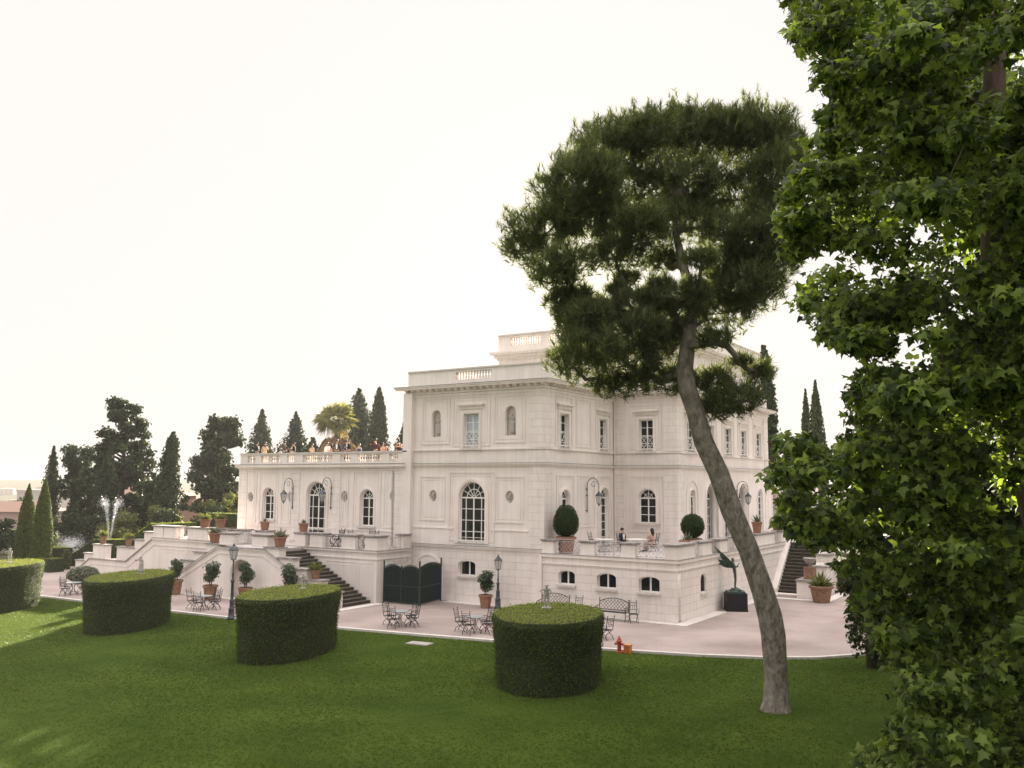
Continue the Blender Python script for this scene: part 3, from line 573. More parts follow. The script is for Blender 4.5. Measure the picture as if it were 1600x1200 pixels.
cl2 = MB(); cl2.box(-30.8, -9.37, LY-.13, LY+.3, 3.021, 3.045); cl2.box(-9.8, -9.37, LY+.301, -.36, 3.021, 3.045); cl2.build('flashing', M['cap'], T2)
pn = MB(FL); panel(pn, -10.9, -9.75, .3, 2.3, .05, .02); panel(pn, -13.6, -11.1, .3, 2.3, .05, .02); panel(pn, -29.9, -27.0, .4, 2.3, .05, .02); panel(pn, -26.8, -22.5, .4, 2.3, .05, .02); pn.build('wall_panels', M['panel'], T2)
gr = MB(ws(-9.5)); gr.strip([(-2.2, 2.2), (-.55, 2.2), (-.55, 2.46), (-2.2, 2.46)], [(-2.15, 2.23), (-.6, 2.23), (-.6, 2.43), (-2.15, 2.43)], 0, .03, mat=0); gr.box(-2.2, -.55, .001, .006, 2.2, 2.46, 1)
for k in range(9): u = -2.1+.17*(k+1)*1.0; gr.box(u-.02, u+.02, .006, .03, 2.23, 2.43, 0)
gr.box(-2.15, -.6, .007, .03, 2.32, 2.345, 0); gr.build('vent_grille', [M['wall'], M['black']], T2)
zb, zt = 3.046, 3.92
for a in [(-30.7, -29.6, -3.42, -2.7), (-29.5, -28.2, -3.42, -2.7), (-26.9, -24.7, -3.42, -2.8), (-24.4, -23.4, -3.42, -2.8), (-22.25, -21.05, -3.42, -2.8), (-20.0, -18.95, -3.42, -2.8), (-16.35, -15.45, -3.42, -2.8), (-15.05, -13.95, -3.42, -2.8), (-12.35, -11.25, -3.42, -2.8), (-10.45, -9.48, -3.42, -2.5), (-9.98, -9.48, -1.0, -.36)]: pier(T2, *a, zb, zt)
for a, b in [((-28.2, -3.1), (-26.9, -3.1)), ((-23.4, -3.1), (-22.25, -3.1)), ((-21.05, -3.1), (-20.0, -3.1)), ((-15.45, -3.1), (-15.05, -3.1)), ((-13.95, -3.1), (-12.35, -3.1)), ((-11.25, -3.1), (-10.45, -3.1)), ((-9.7, -2.5), (-9.7, -1.0))]: railing(T2, a, b, 3.03, m='iron' if -16 < a[0] < -10 else 'palerail')
# double staircase in front of the left terrace
D = thing('staircase', 'cream double staircase with two flights and an arched niche under its landing', 'staircase', (0, 0, 0))
CX = -17.65; DY0, DY1 = -6.6, LY-.14
fr = [(-25.75, 0), (-25.75, .12), (-19.76, 3.0), (-15.54, 3.0), (-9.55, .12), (-9.55, 0)]
wall('wall', wf(DY0), [(a, b) for a, b in reversed(fr)], [outline(CX, .95, .02, 2.35, .95)], .4, M['wall'], D)
nb = MB(); nb.box(CX-1.2, CX+1.2, DY0+.62, DY0+.7, 0, 2.8); nb.box(CX-1.2, CX-.96, DY0+.401, DY0+.62, 0, 2.8); nb.box(CX+.96, CX+1.2, DY0+.401, DY0+.62, 0, 2.8); nb.build('niche', M['panel'], D)
md = MB(wf(DY0))   # mouldings that follow the slope of both flights
up1 = [(-25.75, .0), (-19.78, 2.9), (-15.52, 2.9), (-9.55, .0)]
md.strip([(x, z+.02) for x, z in up1], [(x, z+.12) for x, z in up1], 0, .09, False)
md.strip([(-25.1, .0), (-19.66, 2.62), (-15.64, 2.62), (-10.2, .0)], [(-25.0, .0), (-19.64, 2.58), (-15.66, 2.58), (-10.3, .0)], 0, .03, False)
md.build('string_course', M['stone'], D)
cc = MB(wf(DY0)); cc.strip([(x, z+.121) for x, z in up1], [(x, z+.145) for x, z in up1], -.39, .11, False); cc.build('flashing', M['cap'], D)
ld_ = MB(); ld_.box(-19.76, -15.54, DY0+.401, DY1, 2.72, 3.02); ld_.build('landing', M['pave'], D)
NT = 18
for sgn in (1, -1):
    for k in range(NT-1):
        xa = 2.11+k*.335; z1 = 3.02-(k+1)*3.02/NT
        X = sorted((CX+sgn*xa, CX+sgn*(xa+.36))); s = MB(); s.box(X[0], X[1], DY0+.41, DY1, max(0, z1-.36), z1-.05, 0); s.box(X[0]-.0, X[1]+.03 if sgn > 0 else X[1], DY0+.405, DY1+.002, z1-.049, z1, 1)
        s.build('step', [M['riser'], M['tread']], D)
    for k in range(5):   # stepped blocks on the outer string wall
        xa = 2.05+k*1.17; X = sorted((CX+sgn*xa, CX+sgn*(xa+1.22))); zt_ = 3.12-.57*k; b = MB(); b.box(X[0], X[1], DY0+.02, DY0+.58, zt_-1.3 if k < 4 else 0, zt_); B = b.build('stepped_block', M['wall'], D)
        c = MB(); c.box(X[0]-.06, X[1]+.1 if sgn > 0 else X[1]+.06, DY0-.06, DY0+.64, zt_+.001, zt_+.1); c.build('cap', M['cap'], B)
pier(D, -19.6, -18.35, DY0+.0, DY0+.55, 3.16, 3.92); pier(D, -16.7, -15.35, DY0+.0, DY0+.55, 3.16, 3.92); railing(D, (-18.35, DY0+.25), (-16.7, DY0+.25), 3.16)
# garden staircase further left, stepping down to the parterre
G = thing('staircase', 'garden staircase with a stepped white side wall running down beside a clipped hedge', 'staircase', (0, 0, 0))
gp = [(-30.71, 0), (-30.71, 3.0), (-33.8, 1.2), (-38.3, 1.2), (-40.25, .05), (-40.25, 0)]
b = MB(FL); b.poly(gp, -.4, 0); b.build('wall', M['wall'], G)
tp = [(-30.71, 3.0), (-33.8, 1.2), (-38.3, 1.2), (-40.25, .05)]
b = MB(FL); b.strip([(x, z+.02) for x, z in tp], [(x, z-.07) for x, z in tp], 0, .08, False); b.build('string_course', M['cap'], G)
b = MB(FL); b.strip([(x+.25, z-.42) for x, z in tp], [(x+.25, z-.46) for x, z in tp], 0, .03, False); b.build('string_course', M['stone'], G)
for (xa, xb, z) in [(-31.8, -30.72, 3.35), (-32.9, -31.8, 2.75), (-35.0, -32.9, 2.15), (-38.0, -36.4, 2.2), (-39.1, -38.0, 1.5), (-40.2, -39.1, .92)]:
    b = MB(); b.box(xa, xb, LY+.03, LY+.5, z-1.0 if z > 1 else 0, z); B = b.build('stepped_block', M['wall'], G); c = MB(); c.box(xa-.07, xb+.05, LY-.04, LY+.57, z+.001, z+.09); c.build('cap', M['cap'], B)
for k in range(10): s = MB(); s.box(-30.75-.31*(k+1), -30.7-.31*k, LY+.42, -.5, 0, 2.85-.18*k); s.build('step', M['stone'], G)
s = MB(); s.box(-38.3, -33.8, LY+.42, -.5, 0, 1.05); s.build('landing', M['pave'], G)
for k in range(6): s = MB(); s.box(-38.3-.32*(k+1), -38.3-.32*k, LY+.42, -.5, 0, .9-.17*k); s.build('step', M['stone'], G)

# ---------------------------------------------------------------- gate enclosure
GT = thing('gate', 'dark green iron gate screen with wavy top in the corner by the villa', 'gate', (-9.3, -2.95, 0))
def gate_panel(L_, waves, parent, loc, rz, hb=2.05):
    g = MB(); n = int(L_/.105)
    top = lambda t: hb+.22*abs(math.sin(math.pi*waves*t))**.8
    g.tube([(0, 0, 0), (0, 0, hb+.3)], .045, 6); g.tube([(L_, 0, 0), (L_, 0, hb+.3)], .045, 6); g.lathe([(.02, hb+.28), (.065, hb+.34), (.02, hb+.42)], n=8); g.lathe([(.02, hb+.28), (.065, hb+.34), (.02, hb+.42)], c=(L_, 0, 0), n=8)
    for k in range(1, n): t = k/n; g.box(L_*t-.014, L_*t+.014, -.014, .014, .06, top(t))
    g.tube([(L_*k/40, 0, top(k/40)) for k in range(41)], .025, 5); g.tube([(L_*k/40, 0, top(k/40)-.16) for k in range(41)], .014, 4)
    for z in (.1, 1.02): g.box(.02, L_-.02, -.025, .025, z-.03, z+.03)
    if waves == 2: g.box(L_/2-.04, L_/2+.04, -.03, .03, .05, hb+.18)
    o = g.build('gate_leaf', M['gate'], parent, loc=loc, rz=rz)
    b = MB(); pts = [(.03, .05), (L_-.03, .05)] + [(L_*(1-k/30)*.98+.01*L_, top(1-k/30)-.05) for k in range(31)]; b.poly(pts, .03, .04); b.build('backing_sheet', M['gback'], o); return o
gate_panel(2.6, 2, GT, (0, 0, 0), .04); gate_panel(2.7, 1, GT, (2.62, .1, 0), R(100), 2.15)
ar = MB(wf(.0)); A = [(-8.3+.85*math.cos(R(a)), 2.0+.62*math.sin(R(a))) for a in range(0, 181, 12)]; B = [(-8.3+.98*math.cos(R(a)), 2.0+.75*math.sin(R(a))) for a in range(0, 181, 12)]; ar.strip(A, B, .031, .07, False); ar.poly([(-9.13, 0.02), (-7.47, .02), (-7.47, 2.0)]+A, .031, .036, 1); ar.build('service_door', [M['trim'], M['gate']], V)

# ---------------------------------------------------------------- pots and plants
rng = np.random.default_rng(11)
def dirs(n):
    d = rng.normal(size=(n, 3)); return d/np.linalg.norm(d, axis=1)[:, None]
def leaf_ball(c, rad, n, size, shell=.55, tmpl=LEAF, tilt=.6):
    d = dirs(n); r = (shell+(1-shell)*rng.random(n))[:, None]; P = np.array(c)+d*r*np.array(rad)
    return scatter(P, d+np.array([0, 0, .25]), size*rng.uniform(.7, 1.3, n), *tmpl, rng, tilt)
def pot_mb(r, h, lip=True):
    m = MB(); m.lathe([(r*.62, 0), (r*.66, .03*h), (r*.86, h*.84), (r*.98, h*.85), (r*1.0, h*.98), (r*.88, h), (r*.85, h*.9), (.01, h*.88)], n=20); return m
def potted(label, loc, r, h, kind, ph=1, pw=.4, mp='terra', cat='potted plant', group=None):
    t = thing('potted_plant', label, cat, loc, rnd.uniform(0, 6), group)
    pot_mb(r, h).build('pot', M[mp], t, smooth=False)
    if kind == 'shrub':
        parts = [leaf_ball((rnd.uniform(-.35, .35)*pw, rnd.uniform(-.35, .35)*pw, h+ph*(.32+.62*i/6)), (pw*.78, pw*.78, ph*.22), 240, .13) for i in range(7)]
        m = fast_mesh('foliage', *merge(parts)); link('foliage', m, M['camel'], t)
        s = MB(); 
        for k in range(4): a = k*1.6; s.tube([(.06*math.cos(a), .06*math.sin(a), h*.85), (.12*math.cos(a), .12*math.sin(a), h+ph*.3), (.2*math.cos(a), .2*math.sin(a), h+ph*.75)], [.022, .018, .008], 5)
        s.build('stem', M['bark2'], t)
    elif kind in ('egg', 'ball'):
        n = 4200; d = dirs(n); z = (d[:, 2]+1)/2
        if kind == 'egg': rr = np.sqrt(np.clip(1-((z-.38)/np.where(z > .38, .64, .42))**2, 0, 1)); ang = np.arctan2(d[:, 1], d[:, 0]); P = np.stack([rr*pw*np.cos(ang), rr*pw*np.sin(ang), h+z*ph], 1)*1.0
        else: P = d*np.array([pw, pw, ph/2])+np.array([0, 0, h+ph/2])
        nn = P-np.array([0, 0, h+ph*.42]); nn /= np.linalg.norm(nn, axis=1)[:, None]
        P = P*np.array([1, 1, 1])-nn*rng.random((n, 1))*.06
        link('foliage', fast_mesh('foliage', *scatter(P, nn, .075*rng.uniform(.7, 1.3, n), *LEAF, rng, .55)), M['top'], t)
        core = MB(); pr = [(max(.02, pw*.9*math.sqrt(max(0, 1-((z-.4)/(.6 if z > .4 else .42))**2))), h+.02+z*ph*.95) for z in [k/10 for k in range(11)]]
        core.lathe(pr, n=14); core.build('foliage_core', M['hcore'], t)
    elif kind == 'agave':
        s = MB()
        for k in range(22):
            a = k*2.4; el = R(20+62*(k/22)); l = ph*rnd.uniform(.8, 1.1); d = Vector((math.cos(a)*math.cos(el), math.sin(a)*math.cos(el), math.sin(el))); q = d.cross(Vector((0, 0, 1))).normalized()
            b = Vector((0, 0, h*.9)); w_ = .035*ph/.4
            s.add([b-q*w_*.6, b+q*w_*.6, b+d*l*.5+q*w_, b+d*l*.5-q*w_, b+d*l-Vector((0, 0, .06*l)), b+d*l*.5-Vector((0, 0, .02))], [(0, 1, 5), (1, 2, 5), (0, 5, 3), (5, 2, 4), (3, 5, 4)])
        s.build('foliage', M['agave'], t)
    elif kind == 'tuft':
        n = 160; d = dirs(n); d[:, 2] = abs(d[:, 2])*.9+.15
        link('foliage', fast_mesh('foliage', *scatter(np.tile([0, 0, h*.92], (n, 1))+d*rng.random((n, 1))*pw*.4, d, pw*rng.uniform(.6, 1.1, n), [(-.08, 0, 0), (.08, 0, 0), (.05, 0, .6), (0, .05, 1)], [(0, 1, 2), (0, 2, 3)], rng, .25)), M['shrub' if 'silvery' not in label else 'grey'], t)
    return t
GP = 'potted camellia shrubs along the villa walls'
potted('leafy camellia in a large terracotta pot left of the lamp post', (-18.55, -8.05, 0), .52, .98, 'shrub', 1.35, .55, 'terra2', group=GP)
potted('leafy camellia in a pot standing in front of the arched niche', (-16.1, -7.5, 0), .5, .95, 'shrub', 1.5, .52, 'terra2', group=GP)
potted('leafy camellia behind the third hedge at the foot of the right flight', (-12.6, -7.4, 0), .5, .95, 'shrub', 1.5, .58, 'terra2', group=GP)
potted('leafy camellia in a tall pot half hidden by the second hedge', (-22.5, -7.5, 0), .48, 1.0, 'shrub', 1.25, .5, 'terra2', group=GP)
potted('leafy camellia in a terracotta pot against the villa base beside the lamp post', (-3.1, -1.3, 0), .46, .82, 'shrub', 1.35, .55, 'terra', group=GP)
for o in list(COL.objects):
    if o.parent is None and o.get('group') == GP: o.scale = (.9, .9, .9)
GA = 'terracotta pots on the terrace piers'
potted('spiky plant in a footed terracotta pot on the pier left of the stair landing', (-19.5, -3.1, 3.92), .34, .55, 'agave', .35, group=GA)
potted('spiky plant in a footed terracotta pot on the pier right of the stair landing', (-15.95, -3.1, 3.92), .34, .55, 'agave', .38, group=GA)
potted('low silvery plant in a wide pot on top of the right stair flight', (-14.6, -6.3, 3.23), .42, .58, 'tuft', 1, .5, group=GA)
potted('low silvery plant in a pot on top of the left stair flight', (-20.5, -6.3, 3.23), .40, .6, 'tuft', 1, .5, group=GA)
potted('grassy plant in a wide pot on the left end of the long terrace pier', (-25.5, -3.1, 3.92), .42, .55, 'tuft', 1, .5, group=GA)
potted('grassy plant in a round pot behind the stair on the narrow terrace pier', (-23.9, -3.1, 3.92), .40, .62, 'tuft', 1, .48, group=GA)
potted('yellow green plant in a small pot near the bottom of the right stair flight', (-11.6, -6.3, 1.53), .3, .5, 'tuft', 1, .5, 'terra2', group=GA)
potted('grassy plant in a small pot on the upper garden stair block', (-34.0, -3.1, 2.24), .28, .6, 'tuft', 1, .45, 'terra2', group=GA)
potted('grassy plant in a small pot on the middle garden stair block', (-37.2, -3.1, 2.29), .28, .6, 'tuft', 1, .5, 'terra2', group=GA)
potted('small agave in a terracotta pot on a pier of the right terrace', (7.95, 13.8, 3.97), .36, .72, 'agave', .65, group=GA)
potted('wide terracotta bowl with a low plant on the last pier beside the stairs', (7.95, 18.8, 3.97), .62, .6, 'tuft', 1, .6, group=GA)
potted('egg shaped topiary in a large terracotta pot at the left end of the right terrace', (.98, .82, 3.13), .60, .95, 'egg', 1.8, .74)
potted('round ball topiary in a terracotta pot behind the terrace corner pier', (7.05, 4.8, 3.13), .55, .9, 'ball', 1.38, .68)
potted('spiky agave in a terracotta pot in front of the ball topiary', (7.2, 3.6, 3.13), .48, .85, 'agave', .62)
potted('huge terracotta bowl standing on the courtyard by the stair plinth', (12.2, 12.6, 0), .74, 1.0, 'tuft', 1, .8, 'terra2')
u_ = thing('urn', 'dark stone urn with plant on the plinth at the foot of the far stairs', 'urn', (11.1, 14.4, 1.17))
m_ = MB(); m_.box(-.32, .32, -.32, .32, 0, .75); m_.build('base', M['terra2'], u_); m_ = MB(); m_.lathe([(.12, .75), (.1, .85), (.3, 1.05), (.42, 1.3), (.38, 1.33), (.02, 1.25)], n=14); m_.build('bowl', M['cap'], u_)

# ---------------------------------------------------------------- iron garden furniture
def arc(c, r, a0, a1, plane, n=8):
    o = []
    for k in range(n+1):
        a = R(a0+(a1-a0)*k/n); x, z = r*math.cos(a), r*math.sin(a)
        o.append((c[0]+x, c[1], c[2]+z) if plane == 'x' else (c[0], c[1]+x, c[2]+z))
    return o
def make_chair(label, loc, rz, group):
    t = thing('garden_chair', label, 'chair', loc, rz, group); r = .016
    s = MB(); 
    for k in range(8): x = -.2+.057*k; s.box(x-.018, x+.018, -.2, .2, .44, .455)
    s.box(-.22, .22, -.22, -.2, .435, .46); s.box(-.22, .22, .2, .22, .435, .46); s.build('seat', M['iron'], t)
    b = MB()
    for x in (-.21, .21): b.tube([(x, -.21, .44), (x, -.25, .7), (x, -.33, 1.06)], r, 5); b.lathe([(.01, 0), (.03, .03), (.01, .06)], c=(x, -.33, 1.05), n=6)
    for z in (.62, .82, .9, .98): y = -.23-.1*(z-.6)/.45; b.tube([(-.21, y, z), (0, y-.02, z+.02), (.21, y, z)], .012, 4)
    for x in (-.1, 0, .1): b.tube([(x, -.235, .62), (x, -.28, .82)], .01, 4)
    b.build('backrest', M['iron'], t)
    for x in (-.24, .24): a = MB(); a.tube([(x, -.24, .66), (x, 0, .68), (x, .2, .66), (x, .24, .6), (x, .2, .46)], .014, 5); a.build('armrest', M['iron'], t)
    for x in (-.2, .2):
        l = MB(); l.tube([(x, -.26, .0), (x, -.2, .18), (x, 0, .3), (x, .16, .44)], r, 5); l.tube([(x, .26, .0), (x, .2, .18), (x, 0, .3), (x, -.16, .44)], r, 5); l.build('leg', M['iron'], t)
    return t
def make_table(label, loc, group, r=.45, m='iron', cloth=None):
    t = thing('garden_table', label, 'table', loc, 0, group)
    s = MB(); s.lathe([(r-.01, .70), (r, .71), (r, .735), (r-.02, .74), (.01, .741)], n=24); s.build('table_top', M['ttop' if cloth is None else cloth], t)
    for k in range(4):
        a = k*math.pi/2+.4; c, sn = math.cos(a), math.sin(a); l = MB()
        l.tube([(x*c, x*sn, z) for x, z in ((.32, 0), (.26, .1), (.1, .25), (.06, .4), (.12, .58), (.28, .70))], .016, 5); l.build('leg', M[m], t)
    b = MB(); b.tube([(.2*math.cos(a*.5236), .2*math.sin(a*.5236), .16) for a in range(13)], .01, 4); b.build('stretcher', M[m], t); return t
def sett(where, x, y, z, ch, gr='garden chairs round the iron tables'):
    make_table('round iron table %s' % where, (x, y, z), 'round iron garden tables')
    words = ['nearest the lawn', 'on the left side', 'on the villa side', 'on the right side']
    for a, k in ch:
        a_ = R(a); make_chair('iron chair %s of the table %s' % (words[k], where), (x+.72*math.cos(a_), y+.72*math.sin(a_), z), a_+math.pi/2, gr)
sett('in front of the green gate', -2.85, -9.2, 0, [(-75, 0), (175, 1), (80, 2), (10, 3)])
sett('left of the round fourth hedge', 1.25, -8.55, 0, [(-80, 0), (190, 1), (75, 2), (0, 3)])
sett('between second hedge and lamp post', -15.6, -10.85, 0, [(-60, 0), (195, 1), (95, 2), (15, 3)])
sett('beside the first hedge at far left', -27.6, -11.2, 0, [(-70, 0), (185, 1), (100, 2), (20, 3)])
sett('behind the fourth hedge', 6.7, -6.6, 0, [(-20, 3)])
sett('on the left terrace by the door', -14.9, -1.8, 3.0, [(190, 1), (80, 2), (0, 3)], 'garden chairs on the left terrace')
sett('at the right end of left terrace', -12.2, -1.7, 3.0, [(180, 1), (95, 2), (10, 3)], 'garden chairs on the left terrace')
make_table('white topped garden table between the seated man and woman', (3.7, 4.45, 3.13), None, .62, 'palerail', 'white')
make_table('empty pale garden table by the egg shaped topiary', (2.2, 3.2, 3.13), None, .6, 'palerail', 'white')
for lb, x, y, a in (('chair of the man in the navy suit on the right terrace', 2.75, 4.55, -90), ('chair of the woman in the pale dress on the right terrace', 4.45, 5.15, 90), ('unoccupied chair left of the pale table by the topiary', 1.4, 3.5, -90)):
    make_chair(lb, (x, y, 3.13), R(a), 'garden chairs on the right terrace')
def make_bench(label, loc, rz, L_=1.75):
    t = thing('garden_bench', label, 'bench', loc, rz, 'wrought iron benches along the terrace wall')
    s = MB()
    for k in range(9): y = -.24+.06*k; s.box(-L_/2, L_/2, y-.02, y+.02, .43, .445)
    s.build('seat', M['iron'], t); b = MB(); h = L_/2
    top = lambda x: .86+.24*max(0, math.cos(x/h*1.5708))**.7
    b.tube([(h*(k/12-1), -.30, top(h*(k/12-1))) for k in range(25)], .022, 5); b.tube([(-h, -.27, .5), (h, -.27, .5)], .02, 5)
    for x in (-h, h): b.tube([(x, -.25, .43), (x, -.32, 1.0)], .022, 5); b.lathe([(.015, 0), (.04, .04), (.01, .09)], c=(x, -.32, .99), n=6)
    n = 9
    for sg in (1, -1):
        for k in range(-5, n+5):
            pts = []
            for q in range(13):
                z = .5+q*.05; x = -h+2*h*k/n+sg*(z-.5)*1.0
                if abs(x) < h and z < top(x): pts.append((x, -.28-.04*(z-.5), z))
            if len(pts) > 1: b.tube(pts, .011, 4)
    b.build('backrest', M['iron'], t)
    for x in (-h, h):
        a = MB(); a.tube([(x, -.27, .72), (x, .0, .70), (x, .22, .68), (x, .3, .6), (x, .24, .52), (x, .18, .57)], .02, 5); a.tube(arc((x, -.02, .57), .1, 0, 330, 'y'), .013, 4); a.build('armrest', M['iron'], t)
        l = MB(); l.tube([(x, -.34, 0), (x, -.26, .2), (x, -.24, .43)], .02, 5); l.tube([(x, .30, 0), (x, .24, .2), (x, .22, .45), (x, .2, .62)], .02, 5); l.tube([(x, -.25, .2), (x, 0, .3), (x, .24, .2)], .014, 4); l.build('leg', M['iron'], t)
    return t
make_bench('wrought iron lattice bench fully in view right of the fourth hedge', (4.95, -1.35, 0), math.pi)
make_bench('wrought iron lattice bench half hidden behind the statuette on the hedge', (1.35, -1.3, 0), math.pi)
make_chair('iron armchair between the two lattice benches', (2.9, -1.45, 0), math.pi, 'garden chairs by the benches'); make_chair('iron armchair at the right end of the visible bench', (6.25, -1.5, 0), R(215), 'garden chairs by the benches')

# ---------------------------------------------------------------- lamps, hydrant, statues' plinths
def lantern(parent, z, s=1.0, hang=False):
    g = MB(); g.lathe([(.11*s, z), (.2*s, z+.42*s)], n=6); g.build('lantern_glass', M['lglass'], parent)
    f = MB()
    for k in range(6): a = k*math.pi/3; f.tube([(.115*s*math.cos(a), .115*s*math.sin(a), z), (.205*s*math.cos(a), .205*s*math.sin(a), z+.42*s)], .012*s, 4)
    f.lathe([(.10*s, z-.03*s), (.125*s, z-.01*s), (.12*s, z)], n=6); f.lathe([(.225*s, z+.42*s), (.23*s, z+.44*s), (.12*s, z+.56*s), (.06*s, z+.6*s), (.05*s, z+.66*s), (.0*s+.01, z+.72*s)], n=6)
    if hang: f.lathe([(.01, z-.16*s), (.035*s, z-.1*s), (.07*s, z-.03*s)], n=6)
    f.build('lantern_frame', M['lamp'], parent)
def lamp_post(label, loc, h=3.0):
    t = thing('lamp_post', label, 'lamp post', loc, 0, 'cast iron lamp posts'); p = MB()
    p.lathe([(.2, 0), (.21, .1), (.16, .14), (.15, .5), (.17, .53), (.12, .58), (.105, .9), (.125, .93), (.08, 1.0), (.07, h*.62), (.10, h*.63), (.10, h*.66), (.05, h*.68), (.045, h*.74), (.065, h*.76), (.035, h*.79), (.03, h*.97), (.05, h), (.1, h+.03)], n=12); p.build('post', M['lamp'], t, True)
    lantern(t, h+.05, 1.15); return t
lamp_post('tall grey lamp post at the lawn edge between the hedges', (-11.35, -12.5, 0), 3.0); lamp_post('dark lamp post against the villa base left of the terrace', (-2.35, -1.15, 0), 2.15)
def wall_lamp(label, xf, rz, u, z, k=1.25):
    t = thing('wall_lamp', label, 'wall lamp', xf((u, 0, z)), rz, 'scrolled iron wall lamps'); t.scale = (k, k, k)
    b = MB(); o = .72   # local x points straight out of the wall
    b.tube([(.07, 0, -.95), (.07, 0, .35)], .022, 5)
    for zz in (-.85, -.1, .2): b.tube([(0, 0, zz), (.07, 0, zz)], .03, 6); b.lathe([(.03, -.03), (.045, 0), (.03, .03)], c=(.07, 0, zz), n=6)
    m_, r_ = (.07+o)/2, (o-.07)/2
    b.tube([(m_-r_*math.cos(math.pi*q/12), 0, .35+.40*math.sin(math.pi*q/12)) for q in range(13)], .02, 5)
    b.tube([(m_+.05+.2*math.cos(q*.55)*(1-q/16), 0, .42+.2*math.sin(q*.55)*(1-q/16)) for q in range(14)], .012, 4); b.tube([(o, 0, .36), (o, 0, .14)], .018, 5); b.build('bracket', M['lamp'], t)
    l = bpy.data.objects.new('lantern', None); COL.objects.link(l); l.parent = t; l.location = (o, 0, -.5); l.empty_display_size = .1
    lantern(l, 0, .9, True); return t
wall_lamp('scrolled wall lamp left of the wing french window', FW, -math.pi/2, -19.9, 6.4); wall_lamp('scrolled wall lamp right of the wing french window', FW, -math.pi/2, -16.3, 6.45)
wall_lamp('scrolled wall lamp between the two doors above the right terrace', S0, 0, 5.1, 6.5); wall_lamp('scrolled wall lamp just right of the pine trunk on the far facade', S1, 0, 20.2, 6.4)
hy = thing('fire_hydrant', 'small red fire hydrant on the lawn edge', 'hydrant', (9.25, -9.35, 0)); m_ = MB(); m_.lathe([(.15, 0), (.15, .04), (.085, .06), (.08, .42), (.12, .44), (.12, .48), (.09, .52), (.06, .60), (.03, .62), (.03, .68)], n=12); m_.build('body', M['red'], hy)
m_ = MB(); m_.tube([(-.2, 0, .36), (.2, 0, .36)], .055, 8); m_.build('outlet', M['red'], hy)
ob = MB(); ob.box(-.13, .13, -.13, .13, 0, .3); ob.box(-.15, .15, -.15, .15, .3, .36); ob.box(-.03, .03, -.17, -.15, .1, .2); setp(ob.build('valve_box', M['orange'], loc=(9.62, -9.3, 0)), 'small orange box beside the red hydrant', 'box')
sb = MB(); sb.box(-.55, .55, -.33, .33, -.02, .05); sb.box(-.5, .5, -.28, .28, .05, .058); setp(sb.build('inspection_cover', plain('slab_stone', (.36, .33, .31), .9), loc=(1.1, -12.6, 0), rz=.12), 'pale stone inspection slab set in the lawn near the kerb', 'slab')
# ---------------------------------------------------------------- people and statues
def skin(name, J, B, sub=1):
    """one continuous surface grown over a skeleton: J = {joint: (x, y, z, radius)}, B = bones"""
    ks = list(J); me = bpy.data.meshes.new(name); me.from_pydata([J[k][:3] for k in ks], [(ks.index(a), ks.index(b)) for a, b in B], [])
    o = bpy.data.objects.new('tmp', me); COL.objects.link(o); o.modifiers.new('Skin', 'SKIN')
    sv = me.skin_vertices[0].data
    for i, k in enumerate(ks): sv[i].radius = (J[k][3], J[k][3]); sv[i].use_root = (i == 0)
    s = o.modifiers.new('Sub', 'SUBSURF'); s.levels = sub; s.render_levels = sub
    r = bpy.data.meshes.new_from_object(o.evaluated_get(bpy.context.evaluated_depsgraph_get())); r.name = name
    bpy.data.objects.remove(o); bpy.data.meshes.remove(me)
    r.polygons.foreach_set('use_smooth', [True]*len(r.polygons)); return r
